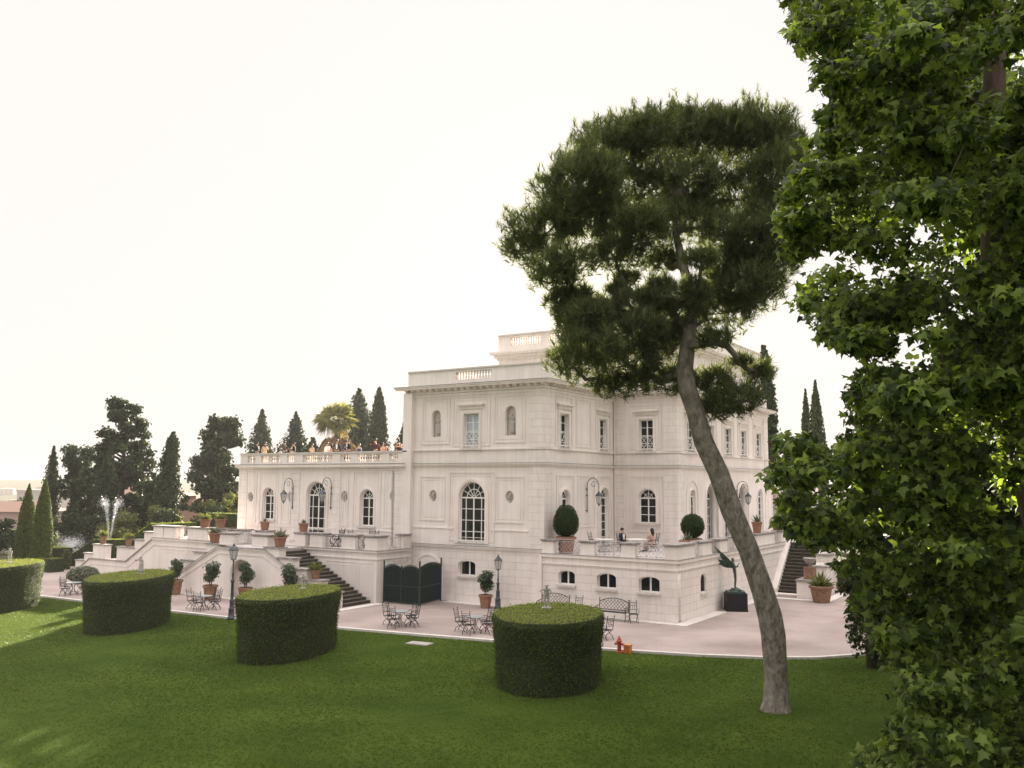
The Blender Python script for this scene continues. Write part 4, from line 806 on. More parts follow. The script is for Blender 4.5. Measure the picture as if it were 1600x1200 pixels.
def skeleton(seated=False, arms=('down', 'down'), lean=0.0, fingers=False):
    zp = .52 if seated else .95
    J = {'pelvis': (0, 0, zp, .125), 'waist': (0, -.02*lean*5, zp+.17, .115), 'chest': (0, -.25*lean, zp+.38, .14), 'neck0': (0, -.4*lean, zp+.53, .075), 'neck': (0, -.45*lean-.01, zp+.60, .052), 'jaw': (0, -.5*lean-.035, zp+.66, .07), 'head': (0, -.5*lean-.012, zp+.735, .092), 'crown': (0, -.5*lean, zp+.80, .065), 'nose': (0, -.5*lean-.125, zp+.70, .016)}
    B = [('pelvis', 'waist'), ('waist', 'chest'), ('chest', 'neck0'), ('neck0', 'neck'), ('neck', 'jaw'), ('jaw', 'head'), ('head', 'crown'), ('jaw', 'nose')]
    for s, n, am in ((-1, 'l', arms[0]), (1, 'r', arms[1])):
        sh = Vector((s*.175, -.3*lean, zp+.48))
        if am == 'down': el = sh+Vector((s*.06, .02, -.28)); wr = el+Vector((s*.0, -.09, -.24)); hd = wr+Vector((0, -.03, -.08))
        elif am == 'glass': el = sh+Vector((s*.06, -.02, -.27)); wr = el+Vector((-s*.06, -.22, .07)); hd = wr+Vector((-s*.02, -.07, .04))
        elif am == 'table': el = sh+Vector((s*.07, -.1, -.25)); wr = el+Vector((-s*.08, -.24, .02)); hd = wr+Vector((-s*.03, -.08, -.01))
        elif am == 'face': el = sh+Vector((s*.08, -.16, -.2)); wr = el+Vector((-s*.12, -.05, .25)); hd = wr+Vector((-s*.02, -.0, .08))
        else: el = sh+Vector((s*.2, -.1, -.18)); wr = el+Vector((-s*.1, -.16, .16)); hd = wr+Vector((-s*.04, -.05, .07))
        J['sh'+n] = (*sh, .06); J['el'+n] = (*el, .042); J['wr'+n] = (*wr, .027); J['hd'+n] = (*hd, .034)
        B += [('chest', 'sh'+n), ('sh'+n, 'el'+n), ('el'+n, 'wr'+n), ('wr'+n, 'hd'+n)]
        if fingers:
            d = (hd-wr).normalized(); q = d.cross(Vector((0, 0, 1))).normalized()
            for f in range(5):
                o = q*(.026*(f-1.5)) if f < 4 else q*(-s*.05)-d*.02
                p1 = hd+d*(.045 if f < 4 else .01)+o; p2 = p1+d*(.03+.006*(2-abs(f-1.5)) if f < 4 else .025)+Vector((0, 0, -.02))
                J['f%s%da' % (n, f)] = (*p1, .010); J['f%s%db' % (n, f)] = (*p2, .008); B += [('hd'+n, 'f%s%da' % (n, f)), ('f%s%da' % (n, f), 'f%s%db' % (n, f))]
        if seated: hp, kn, an, to = (s*.09, 0, .5, .088), (s*.11, -.44, .52, .062), (s*.11, -.42, .1, .042), (s*.12, -.58, .045, .036)
        else: hp, kn, an, to = (s*.09, 0, .88, .088), (s*.10, -.02, .49, .06), (s*.10, .02, .1, .042), (s*.11, -.14, .045, .036)
        J['hp'+n], J['kn'+n], J['an'+n], J['to'+n] = hp, kn, an, to; B += [('pelvis', 'hp'+n), ('hp'+n, 'kn'+n), ('kn'+n, 'an'+n), ('an'+n, 'to'+n)]
    return J, B
def garment(J, B, keep, grow, cut=()):
    Jk = {k: (*J[k][:3], J[k][3]+grow) for k in J if k in keep}
    return Jk, [b for b in B if b[0] in Jk and b[1] in Jk]
TORSO = {'pelvis', 'waist', 'chest', 'neck0', 'shl', 'shr', 'ell', 'elr', 'wrl', 'wrr'}; LEGS = {'pelvis', 'hpl', 'hpr', 'knl', 'knr', 'anl', 'anr'}
def person(label, loc, rz, top, low='blk', dress=False, hair='hairb', longhair=False, scale=1, shirt=None, group=None, **kw):
    J, B = skeleton(**kw); t = thing('person', label, 'person', loc, rz, group); t.scale = (scale,)*3
    link('body', skin('body', J, B), M['skin'], t)
    keep = TORSO if not dress else TORSO-{'wrl', 'wrr', 'ell', 'elr'}
    link('jacket' if not dress else 'dress_top', skin('top', *garment(J, B, keep, .018)), M[top], t)
    seated = kw.get('seated')
    if dress and not seated:
        s = MB(); s.lathe([(.15, 1.1), (.18, .95), (.22, .7), (.27, .35), (.25, .34)], n=14, sy=.85); s.build('skirt', M[top], t, True)
    else: link('trousers' if not dress else 'skirt', skin('low', *garment(J, B, LEGS, .022 if not dress else .04)), M[top if dress else low], t)
    if shirt: c = J['chest']; s = MB(); s.poly([(-.05, c[2]-.22), (.05, c[2]-.22), (.075, c[2]+.13), (-.075, c[2]+.13)], c[1]-.172, c[1]-.14); s.build('shirt', M[shirt], t)
    h = J['head']; hm = MB(); hm.lathe([(.104, -.02), (.112, .04), (.095, .10), (.05, .135), (.01, .142)], c=(h[0], h[1]+.018, h[2]), n=12)
    if longhair: hm.lathe([(.05, -.34), (.085, -.26), (.10, -.1), (.1, .03)], c=(h[0], h[1]+.055, h[2]), n=10)
    hm.build('hair', M[hair], t, True)
    for s in (-1, 1):
        a = J['to'+'lr'[s > 0]]; f = MB(); f.lathe([(.045, 0), (.05, .03), (.04, .075), (.02, .09)], c=(a[0], a[1]+.06, 0), n=8, sy=2.4); f.build('shoe', M['blk'], t, True)
    return t
person('man in a navy suit seated at the white table on the right terrace', (2.75, 4.5, 3.11), R(62), 'suit', 'suit', shirt='shirt', seated=True, arms=('table', 'down'), fingers=True)
person('dark haired woman in a pale pink dress seated across from the man in the suit', (4.4, 5.1, 3.11), R(-100), 'pink', dress=True, longhair=True, seated=True, arms=('table', 'face'), fingers=True)
person('small child in white standing at the top of the far right stairs', (8.4, 19.9, 3.19), R(40), 'shirt', dress=True, scale=.62)
crowd = [(-23.04, 10.1, 'blk', 'in black at the left end of the parapet', 0, 120), (-22.6, 10.05, 'beige', 'in a beige dress at the left end of the parapet', 1, 60), (-20.96, 9.86, 'suit', 'in a dark suit left of the gap between cypresses', 0, 10),
 (-20.28, 10.1, 'brown', 'in a brown jacket in front of the second cypress', 0, 150), (-19.8, 9.9, 'pink', 'in a pink dress beside the brown jacket', 1, 30), (-19.35, 9.95, 'blk', 'in black to the right of the pink dress', 0, 300),
 (-17.63, 9.8, 'beige', 'in a tan dress alone against the open sky', 1, 70), (-16.55, 9.9, 'shirt', 'in a white shirt left of the palm', 0, 20), (-15.9, 9.75, 'pink', 'in a light pink dress under the palm', 1, -40),
 (-15.36, 10.1, 'blk', 'in a black suit under the palm', 0, 35), (-14.85, 10.15, 'blue', 'in a blue suit under the palm', 0, 190), (-14.3, 10.05, 'blk', 'in a black suit with white collar right of the palm', 0, -30), (-13.4, 9.65, 'blue', 'in pale blue leaning low at the parapet', 1, 15),
 (-12.3, 10.05, 'wine', 'in burgundy with raised arms before the dark conifer', 0, 5), (-11.4, 9.75, 'pink', 'in coral leaning forward before the tall cypress', 1, 75), (-11.0, 9.8, 'brown', 'in brown next to the coral dress', 1, -60),
 (-10.43, 10.3, 'suit', 'tall in a dark suit near the villa corner', 0, 200), (-10.05, 10.1, 'wine', 'in burgundy beside the villa corner', 1, -20), (-9.75, 9.95, 'blue', 'in a bright blue dress closest to the villa corner', 1, 90)]
for i, (x, hz, c, lb, dr, a) in enumerate(crowd):
    k = (0.9+44.54)/(-.9+44.54); X = 26.38+(x-26.38)*k; h = 7.06+(hz-7.06)*k-8.3
    person('guest '+lb+' of the roof terrace', (max(-26.6, X), .9+.35*(i % 3 == 1), 8.29), R(a), c, 'blk', dress=bool(dr), longhair=bool(dr), scale=min(.94, max(.78, h/2.0)), shirt='shirt' if c in ('suit', 'blk', 'blue') and not dr else None, group='guests on the roof terrace', lean=.25*(dr and i % 2), arms=[('glass', 'down'), ('down', 'glass'), ('glass', 'glass'), ('up', 'up')][3 if 'raised' in lb else i % 3])
# niche statues, portrait roundels, putti on the hedges
def statue(label, loc, rz, s=.8, arms=('glass', 'down'), drape=True, name='statue', cat='statue', group=None):
    J, B = skeleton(arms=arms, lean=.1); t = thing(name, label, cat, loc, rz, group); t.scale = (s,)*3
    o = link('figure', skin('figure', J, B), M['marble'], t, loc=(0, 0, .12))
    p = MB(); p.box(-.24, .24, -.2, .2, 0, .12); p.build('plinth', M['marble'], t)
    if drape: d = MB(); d.lathe([(.23, .0), (.21, .3), (.18, .7), (.19, .95), (.14, 1.15)], c=(.02, 0, .12), n=11, sy=.8); d.build('drapery', M['marble'], t, True)
    h = MB(); h.lathe([(.11, -.03), (.115, .05), (.07, .12), (.01, .14)], c=(0, -.03, .12+.95+.735), n=9); h.build('hair', M['marble'], t, True); return t
statue('draped marble statue in the left niche of the tower front', (-7.78, .17, 9.93), R(20), .66, group=None); statue('draped marble statue with raised arm in the right niche of the tower front', (-2.28, .17, 9.9), R(-10), .70, ('up', 'down'))
def bust(label, loc, rz=0):
    J = {'chest': (0, 0, 0, .13), 'neck': (0, -.02, .16, .06), 'jaw': (0, -.04, .22, .075), 'head': (0, -.02, .30, .095), 'crown': (0, 0, .37, .06), 'nose': (0, -.14, .27, .018), 'sl': (-.15, 0, .03, .07), 'sr': (.15, 0, .03, .07)}
    t = thing('bust', label, 'bust', loc, rz, 'portrait busts in round niches'); link('figure', skin('bust', J, [('chest', 'neck'), ('neck', 'jaw'), ('jaw', 'head'), ('head', 'crown'), ('jaw', 'nose'), ('chest', 'sl'), ('chest', 'sr')]), M['marble'], t)
    b = MB(); b.lathe([(.1, -.2), (.06, -.14), (.09, -.05)], n=10); b.build('base', M['marble'], t, True)
for (x, z), w_ in zip(oc, ('left of the tall arched tower window', 'right of the tall arched tower window')): bust('stone portrait bust in the round niche '+w_, (x, .1, z-.15), R(25))
for (x, z), w_ in zip(woc, ('at the far left end of the wing', 'behind the left wall lamp of the wing', 'right of the wing french window', 'at the right end of the wing')): bust('stone portrait bust in the round niche '+w_, (x, WY+.1, z-.15), R(25))
# winged bronze on its black block
B_ = thing('bronze_statue', 'green bronze winged figure leaning back, standing on a black block', 'statue', (9.05, 6.1, .98), R(116))
J, B = skeleton(arms=('up', 'glass'), lean=-.28)
J = {k: (x, y-.18*max(0, z-.9)*0, z, r*.95) for k, (x, y, z, r) in J.items()}
link('figure', skin('figure', J, B), M['bronze'], B_, loc=(0, 0, .2))
s = MB(); s.box(-.5, .5, -.5, .5, 0, .1); s.lathe([(.38, .1), (.34, .16), (.28, .2), (.2, .26)], n=9); s.box(-.32, .1, -.3, .2, .1, .2); s.build('base', M['bronze'], B_)
for el, az in ((14, 6), (42, -10)):
    w_ = MB(); d = Vector((math.sin(R(az))*.3, math.cos(R(el)), math.sin(R(el)))).normalized(); n_ = Vector((1, 0, 0)); q = d.cross(n_).normalized(); b0 = Vector((0, .1, 1.55))
    for k in range(5):
        a = b0+q*(.05*k-.06); l = 1.45-.22*k; dd = (d+q*.03*k).normalized(); c = [a-q*.03, a+q*.05, a+dd*l*.6+q*.07, a+dd*l+q*.02, a+dd*l-q*.03, a+dd*l*.5-q*.05]
        o = len(w_.v); w_.v += [tuple(p+n_*.025) for p in c]+[tuple(p-n_*.025) for p in c]; fs_ = [tuple(range(6)), tuple(range(11, 5, -1))]+[(i, i+6, (i+1) % 6+6, (i+1) % 6) for i in range(6)]; w_.f += [tuple(i+o for i in f) for f in fs_]; w_.m += [0]*8
    w_.build('wing', M['bronze'], B_)
p = MB(); p.box(-.58, .58, -.58, .58, 0, .98); p.box(-.6, .6, -.6, .6, .0, .06); setp(p.build('pedestal', M['black'], loc=(9.05, 6.1, 0), rz=R(28)), 'plain black stone block carrying the winged bronze', 'pedestal')
# ---------------------------------------------------------------- clipped hedges
def leafy(me, dens, size, rg, tmpl=LEAF, tilt=.45, out_=0.0, side=0):
    """leaves scattered over the faces of a mesh, pointing off the surface"""
    bm = bmesh.new(); bm.from_mesh(me); bmesh.ops.triangulate(bm, faces=bm.faces)
    T = np.array([[v.co[:] for v in f.verts] for f in bm.faces]); Nn = np.array([f.normal[:] for f in bm.faces]); A = np.array([f.calc_area() for f in bm.faces]); bm.free()
    k = np.where(Nn[:, 2] < -.8, 0, A); n = int(k.sum()*dens); idx = rg.choice(len(T), n, p=k/k.sum()); r = rg.random((n, 2)); f = r.sum(1) > 1; r[f] = 1-r[f]
    P = T[idx, 0]+r[:, :1]*(T[idx, 1]-T[idx, 0])+r[:, 1:]*(T[idx, 2]-T[idx, 0]); N = Nn[idx]
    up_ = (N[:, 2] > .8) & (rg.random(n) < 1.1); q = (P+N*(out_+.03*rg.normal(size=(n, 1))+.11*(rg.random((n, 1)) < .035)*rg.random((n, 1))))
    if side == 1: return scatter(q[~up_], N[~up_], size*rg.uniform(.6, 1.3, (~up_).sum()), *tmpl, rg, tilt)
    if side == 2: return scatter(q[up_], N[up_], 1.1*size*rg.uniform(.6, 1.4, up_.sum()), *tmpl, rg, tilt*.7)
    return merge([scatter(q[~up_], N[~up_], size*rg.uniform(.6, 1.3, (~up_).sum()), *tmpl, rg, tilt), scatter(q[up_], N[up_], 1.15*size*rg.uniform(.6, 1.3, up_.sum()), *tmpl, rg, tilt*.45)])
def clipped(label, core, dens, size, name='hedge', cat='hedge', group=None, tilt=.5, mat='hedge'):
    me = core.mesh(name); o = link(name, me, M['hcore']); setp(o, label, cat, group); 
    if mat == 'hedge': link('foliage', fast_mesh('foliage', *leafy(me, dens, size, rng, tilt=tilt, side=1)), M[mat], o); link('painted_lit_top', fast_mesh('painted_lit_top', *leafy(me, dens, size, rng, tilt=tilt, side=2)), M['hedgelit'], o)  # top leaves get the paler material, so the lit top is in the colour
    else: link('foliage', fast_mesh('foliage', *leafy(me, dens, size, rng, tilt=tilt)), M[mat], o)
    return o
def oval_hedge(label, cx, cy, a, b, th, z1, s=.94):
    m = MB(); n = 40; c, sn = math.cos(th), math.sin(th); prof = [(s*.97, -.05), (s*.985, z1*.5), (.985, z1*.93), (.965, z1-.03)]
    vs = []; fs = []
    for k_, z in prof:
        for k in range(n):
            t = 2*math.pi*k/n; w_ = 1+.012*math.sin(5*t+z*3)+.009*math.sin(11*t-z*4+cx); x, y = a*k_*w_*math.cos(t), b*k_*w_*math.sin(t); vs.append((cx+x*c-y*sn, cy+x*sn+y*c, z))
    for j in range(3):
        for k in range(n): fs.append((j*n+k, j*n+(k+1) % n, (j+1)*n+(k+1) % n, (j+1)*n+k))
    vs.append((cx, cy, z1-.03))
    for k in range(n): fs.append((3*n+k, 3*n+(k+1) % n, 4*n))
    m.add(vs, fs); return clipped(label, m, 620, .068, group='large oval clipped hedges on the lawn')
oval_hedge('large clipped hedge cut off by the left frame edge with its far end in sun', -25.0, -17.2, 3.45, 1.8, 2.16, 2.44)
oval_hedge('long oval clipped hedge second from the left beside the sunlit grass', -13.84, -16.73, 3.37, 1.76, 2.12, 2.44)
oval_hedge('oval clipped hedge with sun flecks on top in front of the double staircase', -2.2, -17.2, 3.09, 1.82, 1.89, 2.5)
oval_hedge('rounded clipped hedge closest to the pine with a putto on top', 9.55, -15.77, 2.94, 2.01, 1.96, 2.43)
for lb, x, y, z, s, a in (('putto with raised arm standing on the hedge closest to the pine', 9.0, -15.0, 2.42, .46, 40), ('small weathered figure on the second hedge from the left', -14.1, -16.0, 2.43, .45, 10), ('small pale figure on the hedge before the double staircase', -2.5, -16.2, 2.49, .34, 80), ('small figure on the first hedge at the left edge', -25.2, -16.6, 2.43, .42, 30)):
    statue(lb, (x, y, z), R(a), s, ('up', 'glass'), drape='weathered' in lb, name='putto', group='statuettes on the hedges').scale = (s*1.55, s*1.5, s*1.02)
m = MB(); hp_ = [(-46.0, -.1), (-46.0, .75), (-42.7, 2.25), (-38.1, 2.45), (-35.3, 3.75), (-31.2, 3.95), (-31.2, -.1)]; m.xf = lambda p: p; m.add([(x, y, z) for y in (-.42, .6) for x, z in hp_], [tuple(range(6, -1, -1)), tuple(range(7, 14))]+[(i, (i+1) % 7, (i+1) % 7+7, i+7) for i in range(7)])
clipped('tall clipped hedge stepping down behind the garden staircase', m, 260, .09, 'hedge')
for lb, a in (('low dark box hedge at the foot of the garden stairs', (-44.8, -41.6, -4.6, -3.4, 0, 1.0)), ('low box hedge in the parterre behind the first one', (-50, -45.5, -1.6, -.4, 0, 1.5)), ('second low box hedge in the parterre left of the stairs', (-49, -46.5, -3.0, -2.0, 0, 1.1)), ('clipped hedge beyond the upper terrace left of the wing', (-44, -26.3, 12, 13, 2.9, 4.1)), ('short clipped hedge on the terrace left of the wing corner', (-29.5, -26.0, 5.5, 6.3, 2.9, 3.95))):
    m = MB(); m.box(*a); clipped(lb, m, 200, .09, 'hedge')
m = MB(); m.lathe([(.5, 0), (.95, .25), (1.0, .6), (.75, .95), (.3, 1.1)], n=14); o = clipped('grey green rounded bush at the bottom of the garden stairs', m, 260, .1, 'bush', 'bush', mat='grey'); o.location = (-33.3, -7.0, 0); o.scale = (1.15, 1, 1)
m = MB(); m.lathe([(.3, 0), (.34, .3), (.3, 1.2), (.1, 1.6)], n=10); o = clipped('slim upright shrub at the end of the sloping hedge', m, 200, .11, 'shrub', 'shrub', mat='shrub'); o.location = (-43.2, -2.3, 0)

# ---------------------------------------------------------------- standing grass on the near lawn
gn = 270000; gx = rng.uniform(-34, 28, gn); gy = rng.uniform(-37, -2, gn); ky = np.interp(gx, [k[0] for k in KERB[2:18]], [k[1] for k in KERB[2:18]]); kx = np.interp(gy, [k[1] for k in KERB[15:22]], [k[0] for k in KERB[15:22]]); ok = ((gx < 17.9) & (gy < ky-.08)) | ((gx >= 17.9) & ((gx > kx+.08) | (gy < -5))); P = np.stack([gx, gy, np.zeros(gn)], 1)[ok]
bl = []; bf = []; r_ = random.Random(3)
for k in range(5):
    a = r_.uniform(0, 6.28); o = len(bl); x, y = r_.uniform(-.9, .9), r_.uniform(-.9, .9); bl += [(x-.13*math.cos(a), y-.13*math.sin(a), 0), (x+.13*math.cos(a), y+.13*math.sin(a), 0), (x+r_.uniform(-.5, .5), y+r_.uniform(-.5, .5), r_.uniform(.7, 1.2))]; bf.append((o, o+1, o+2))
M['blade'] = foliage('grass_blade', (.048, .080, .012), (.100, .135, .028), .5, .4, spec=.35)
setp(link('grass', fast_mesh('grass', *scatter(P, np.tile([0, 0, 1.], (len(P), 1)), .046*rng.uniform(.7, 1.2, len(P)), bl, bf, rng, .12)), M['blade']), 'short mown grass of the lawn', 'grass', kind='stuff')

# ---------------------------------------------------------------- trees
def cone_tree(label, loc, h, w, leaf=.3, n=5000, m='cyp', prof=None, group=None, z0=.3, cat='cypress', name='cypress', rag=.10, lean=0):
    t = thing(name, label, cat, loc, 0, group); rg = np.random.default_rng(abs(hash(label[:18])) % 999 if 0 else sum(map(ord, label)) % 997)
    prof = prof or [(0, .55), (.15, .85), (.35, 1), (.6, .86), (.8, .55), (.93, .25), (1, .03)]
    px = np.array([p[0] for p in prof]); pr = np.array([p[1] for p in prof])
    n = int(n*1.5); leaf *= .82; u = rg.random(n*2); keep = rg.random(n*2) < np.interp(u, px, pr)+.1; u = u[keep][:n]; k = len(u); a = rg.uniform(0, 6.283, k)
    bumps = 1+rag*np.sin(a*3+u*11)+rag*np.sin(a*7-u*23)+rag*.8*rg.normal(size=k)
    r = np.interp(u, px, pr)*w/2*bumps*(1-.45*rg.random(k)**2.2); d = np.stack([np.cos(a), np.sin(a), np.full(k, .55)], 1)
    P = np.stack([r*np.cos(a)+lean*u*h, r*np.sin(a), z0+u*(h-z0)], 1)
    V, Fc = scatter(P, d, leaf*rg.uniform(.6, 1.25, k), *CLUMP, rg, .45, spin=False); link('crown', fast_mesh('crown', V, Fc), M[m], t)
    b = MB(); b.tube([(0, 0, -.3), (lean*h*.4, 0, h*.4), (lean*h*.85, 0, h*.85)], [w*.10+.05, w*.06+.03, .02], 7); b.build('trunk', M['bark2'], t)
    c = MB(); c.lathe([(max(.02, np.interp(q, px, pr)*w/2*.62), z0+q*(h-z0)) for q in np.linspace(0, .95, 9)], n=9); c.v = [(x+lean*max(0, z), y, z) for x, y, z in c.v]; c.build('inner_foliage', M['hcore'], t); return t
def lobe_tree(label, loc, h, lobes, leaf, n, m, name='tree', cat='tree', trunk=.25, tmpl=CLUMP, group=None, shell=.5, bark_='bark2', tilt=.9):
    t = thing(name, label, cat, loc, 0, group); rg = np.random.default_rng(sum(map(ord, label)) % 991); tot = sum(l[3]*l[4] for l in lobes); parts = []
    for (x, y, z, r, rz_) in lobes:
        k = max(20, int(n*1.7*r*rz_/tot)); d = rg.normal(size=(k, 3)); d /= np.linalg.norm(d, axis=1)[:, None]; q = (shell+(1-shell)*rg.random(k))[:, None]*(1+.2*rg.normal(size=(k, 1)))
        parts.append(scatter(np.array([x, y, z])+d*q*np.array([r, r, rz_]), d+np.array([0, 0, .3]), leaf*.8*rg.uniform(.6, 1.3, k), *tmpl, rg, tilt))
    link('crown', fast_mesh('crown', *merge(parts)), M[m], t)
    b = MB(); b.tube([(0, 0, -.4), (.05*h*.1, 0, h*.35), (0, .1, h*.85)], [trunk, trunk*.75, trunk*.15], 8)
    for (x, y, z, r, rz_) in lobes[::2]: zz = max(.3*h, z-.45*math.hypot(x, y)-rz_*.6); zz = min(zz, h*.8); b.tube([(0, 0, zz), (x*.5, y*.5, (zz+z)/2-.1), (x, y, z)], [trunk*.4, trunk*.25, .02], 5)
    b.build('trunk', M[bark_], t, True); return t
def rlobes(seed, n, w, z0, z1, r0, r1, shape=lambda u: 1):
    rg = random.Random(seed); o = []
    for i in range(n):
        u = (i+rg.random())/n; a = rg.uniform(0, 6.283); q = w/2*shape(u)*rg.uniform(.35, 1); r = rg.uniform(r0, r1)*(.6+.4*shape(u)); o.append((q*math.cos(a), q*math.sin(a), z0+u*(z1-z0), r, r*rg.uniform(.5, .75)))
    return o
NB = 'conifers behind the terraces'
lobe_tree('small tree with bare lower trunk at the left of the background trees', (-73.2, 16.5, -.3), 11.8, rlobes(3, 16, 3.6, 5.8, 11.2, .7, 1.2), .34, 2600, 'dleaf', trunk=.2)
cone_tree('narrow dark cypress leaning on the left of the background trees', (-75.6, 15.0, -.3), 11.2, 1.9, .32, 2600, 'dleaf', group=NB, rag=.16)
lobe_tree('largest bushy cedar with ragged top behind the fountain', (-59.2, 13, -.2), 16, rlobes(5, 95, 9.4, 1.4, 15.6, .65, 1.3, lambda u: 1.12-.78*u), .33, 14500, 'dleaf', 'cedar', 'cedar', .4)
lobe_tree('rounded evergreen low between the thin trunked tree and the cedar', (-66, 13.5, -.2), 9.5, rlobes(71, 34, 5.2, 1.2, 9.2, .6, 1.1, lambda u: 1.05-.5*u), .32, 5200, 'dleaf', trunk=.2)
lobe_tree('rounded evergreen low between cedar and tilted cypress', (-54.3, 13.5, -.2), 7.6, rlobes(72, 28, 4.4, 1.0, 7.4, .6, 1.0, lambda u: 1.05-.5*u), .32, 4200, 'dleaf', trunk=.2)
cone_tree('dense dark cypress standing in front of the largest cedar', (-56.3, 9.5, -.2), 10.6, 2.3, .32, 3600, 'dleaf', group=NB, rag=.14)
cone_tree('tilted narrow cypress between cedar and oak', (-50.4, 11.7, -.1), 11.9, 2.3, .32, 4200, 'dleaf', [(0, .7), (.2, .95), (.5, .95), (.75, .75), (.92, .45), (1, .1)], NB, rag=.13, lean=.09)
lobe_tree('broad dark holm oak left of the wing', (-42.7, 11.9, 0), 13.8, rlobes(8, 70, 5.0, 1.5, 13.0, .6, 1.15, lambda u: 1.02-.35*u), .32, 11000, 'dleaf', 'oak_tree', 'oak', .35)
cone_tree('cypress just right of the holm oak above the parapet', (-41.7, 16.1, 0), 14.0, 3.0, .34, 5000, 'dleaf', group=NB, rag=.2)
cone_tree('ragged conifer with see through crown above the wing parapet', (-40.4, 19.3, 0), 13.9, 3.6, .34, 4600, 'dleaf', group=NB, rag=.24)
cone_tree('irregular dark conifer right behind the palm', (-38.3, 26.2, 0), 16.8, 4.6, .38, 5200, 'dleaf', group=NB, rag=.3)
cone_tree('tall smooth cypress right of the palm', (-29.9, 19.8, 0), 15.9, 2.7, .3, 6500, 'cyp', [(0, .8), (.3, 1), (.6, .8), (.85, .5), (.96, .25), (1, .05)], NB, rag=.07)
cone_tree('cypress partly hidden by the villa corner', (-28.0, 21.3, 0), 12.7, 2.6, .32, 4000, 'cyp', [(0, .8), (.3, 1), (.6, .85), (.85, .5), (1, .05)], NB)
cone_tree('low rounded conifer behind the guests near the villa corner', (-29.6, 16.3, 0), 11.2, 2.4, .3, 2600, 'dleaf', group=NB, rag=.2)
cone_tree('small dark conifer below the palm skirt', (-33.6, 15.0, 0), 11.0, 3.6, .32, 3200, 'dleaf', group=NB, rag=.25)
cone_tree('dark cypress hard against the right end of the villa', (-.6, 44.4, 0), 20.9, 2.6, .4, 5000, 'dleaf', [(0, .8), (.3, 1), (.7, .8), (.92, .5), (1, .1)], rag=.1)
cone_tree('slender distant cypress pair member with the lower tip', (-2.4, 66.8, 0), 18.7, 1.8, .35, 3500, 'cyp', rag=.05); cone_tree('slender distant cypress pair member with the higher tip', (-.1, 62.4, 0), 19.2, 2.4, .35, 4500, 'cyp', rag=.05)
cone_tree('left one of two clipped cone cypresses beyond the first hedge', (-46.6, -3.8, 0), 6.75, 1.6, .12, 9000, 'hedge', [(0, .8), (.12, 1), (.4, .98), (.7, .68), (.9, .3), (1, .05)], rag=.02, z0=0)
cone_tree('right one of two clipped cone cypresses beyond the first hedge', (-43.4, -4.3, 0), 7.2, 1.6, .12, 9000, 'hedge', [(0, .8), (.12, 1), (.4, .98), (.7, .68), (.9, .3), (1, .05)], rag=.02, z0=0)
def set_back(t, k):
    l = t.location; t.location = (26.38+(l.x-26.38)*k, -44.54+(l.y+44.54)*k, 7.06*(1-k)); t.scale = (k, k, k)
for o in list(COL.objects):
    lb = o.get('label', '')
    if o.parent is None and any(q in lb for q in ('holm oak left', 'right of the holm oak', 'ragged conifer', 'irregular dark', 'tall smooth cypress', 'partly hidden', 'low rounded conifer', 'small dark conifer')): set_back(o, 1.45 if 'holm oak left' in lb else 1.9)
# fan palm with its skirt of dead leaves
PT = thing('palm_tree', 'fan palm with green crown and tan skirt of dead fronds above the parapet', 'palm', (-29.7, 14.1, 0)); b = MB(); b.tube([(0, 0, -.3), (.05, 0, 6), (0, 0, 12.6)], [.35, .28, .25], 8); b.build('trunk', M['bark2'], PT)
def fan(d, base, l, nb, sp, rg):
    d = d.normalized(); s = d.cross(Vector((0, 0, 1))); s = s.normalized() if s.length > .01 else Vector((1, 0, 0)); s = (Matrix.Rotation(rg.uniform(-1.1, 1.1), 3, d) @ s); u = s.cross(d); c = base+d*l*.5; V_ = []; F_ = []
    for k in range(nb):
        a = (k/(nb-1)-.5)*sp; q = d*math.cos(a)+s*math.sin(a); w_ = q.cross(u).normalized()*.034*l; ll = l*.66*rg.uniform(.75, 1.15); o = len(V_); dr = Vector((0, 0, -.22*ll)); V_ += [c, c+q*ll*.5+w_+u*.03, c+q*ll+dr, c+q*ll*.5-w_-u*.03]; F_ += [(o, o+1, o+2), (o, o+2, o+3)]
    o = len(V_); t_ = s*.02; V_ += [base-t_, base+t_, c]; F_ += [(o, o+1, o+2)]; return V_, F_
rg = random.Random(4)
for nm, mt, n, e0, e1, zc in (('crown', 'palm', 80, -48, 88, 12.6), ('dead_skirt', 'palmdry', 80, -89, -66, 11.9)):
    b = MB()
    for k in range(n):
        a = k*2.39996; el = R(e0+(e1-e0)*k/n); b.add(*fan(Vector((math.cos(a)*math.cos(el), math.sin(a)*math.cos(el), math.sin(el))), Vector((.25*math.cos(a), .25*math.sin(a), zc)) if nm == 'crown' else Vector((.85*math.cos(a), .85*math.sin(a), zc-.006*k)), rg.uniform(.75, 1.85) if nm == 'crown' else rg.uniform(1.3, 1.9), 13, 2.4 if nm == 'crown' else 1.0, rg))
    me = bpy.data.meshes.new(nm); me.from_pydata(b.v, [], b.f); link(nm, me, M[mt], PT)
set_back(PT, 1.9)
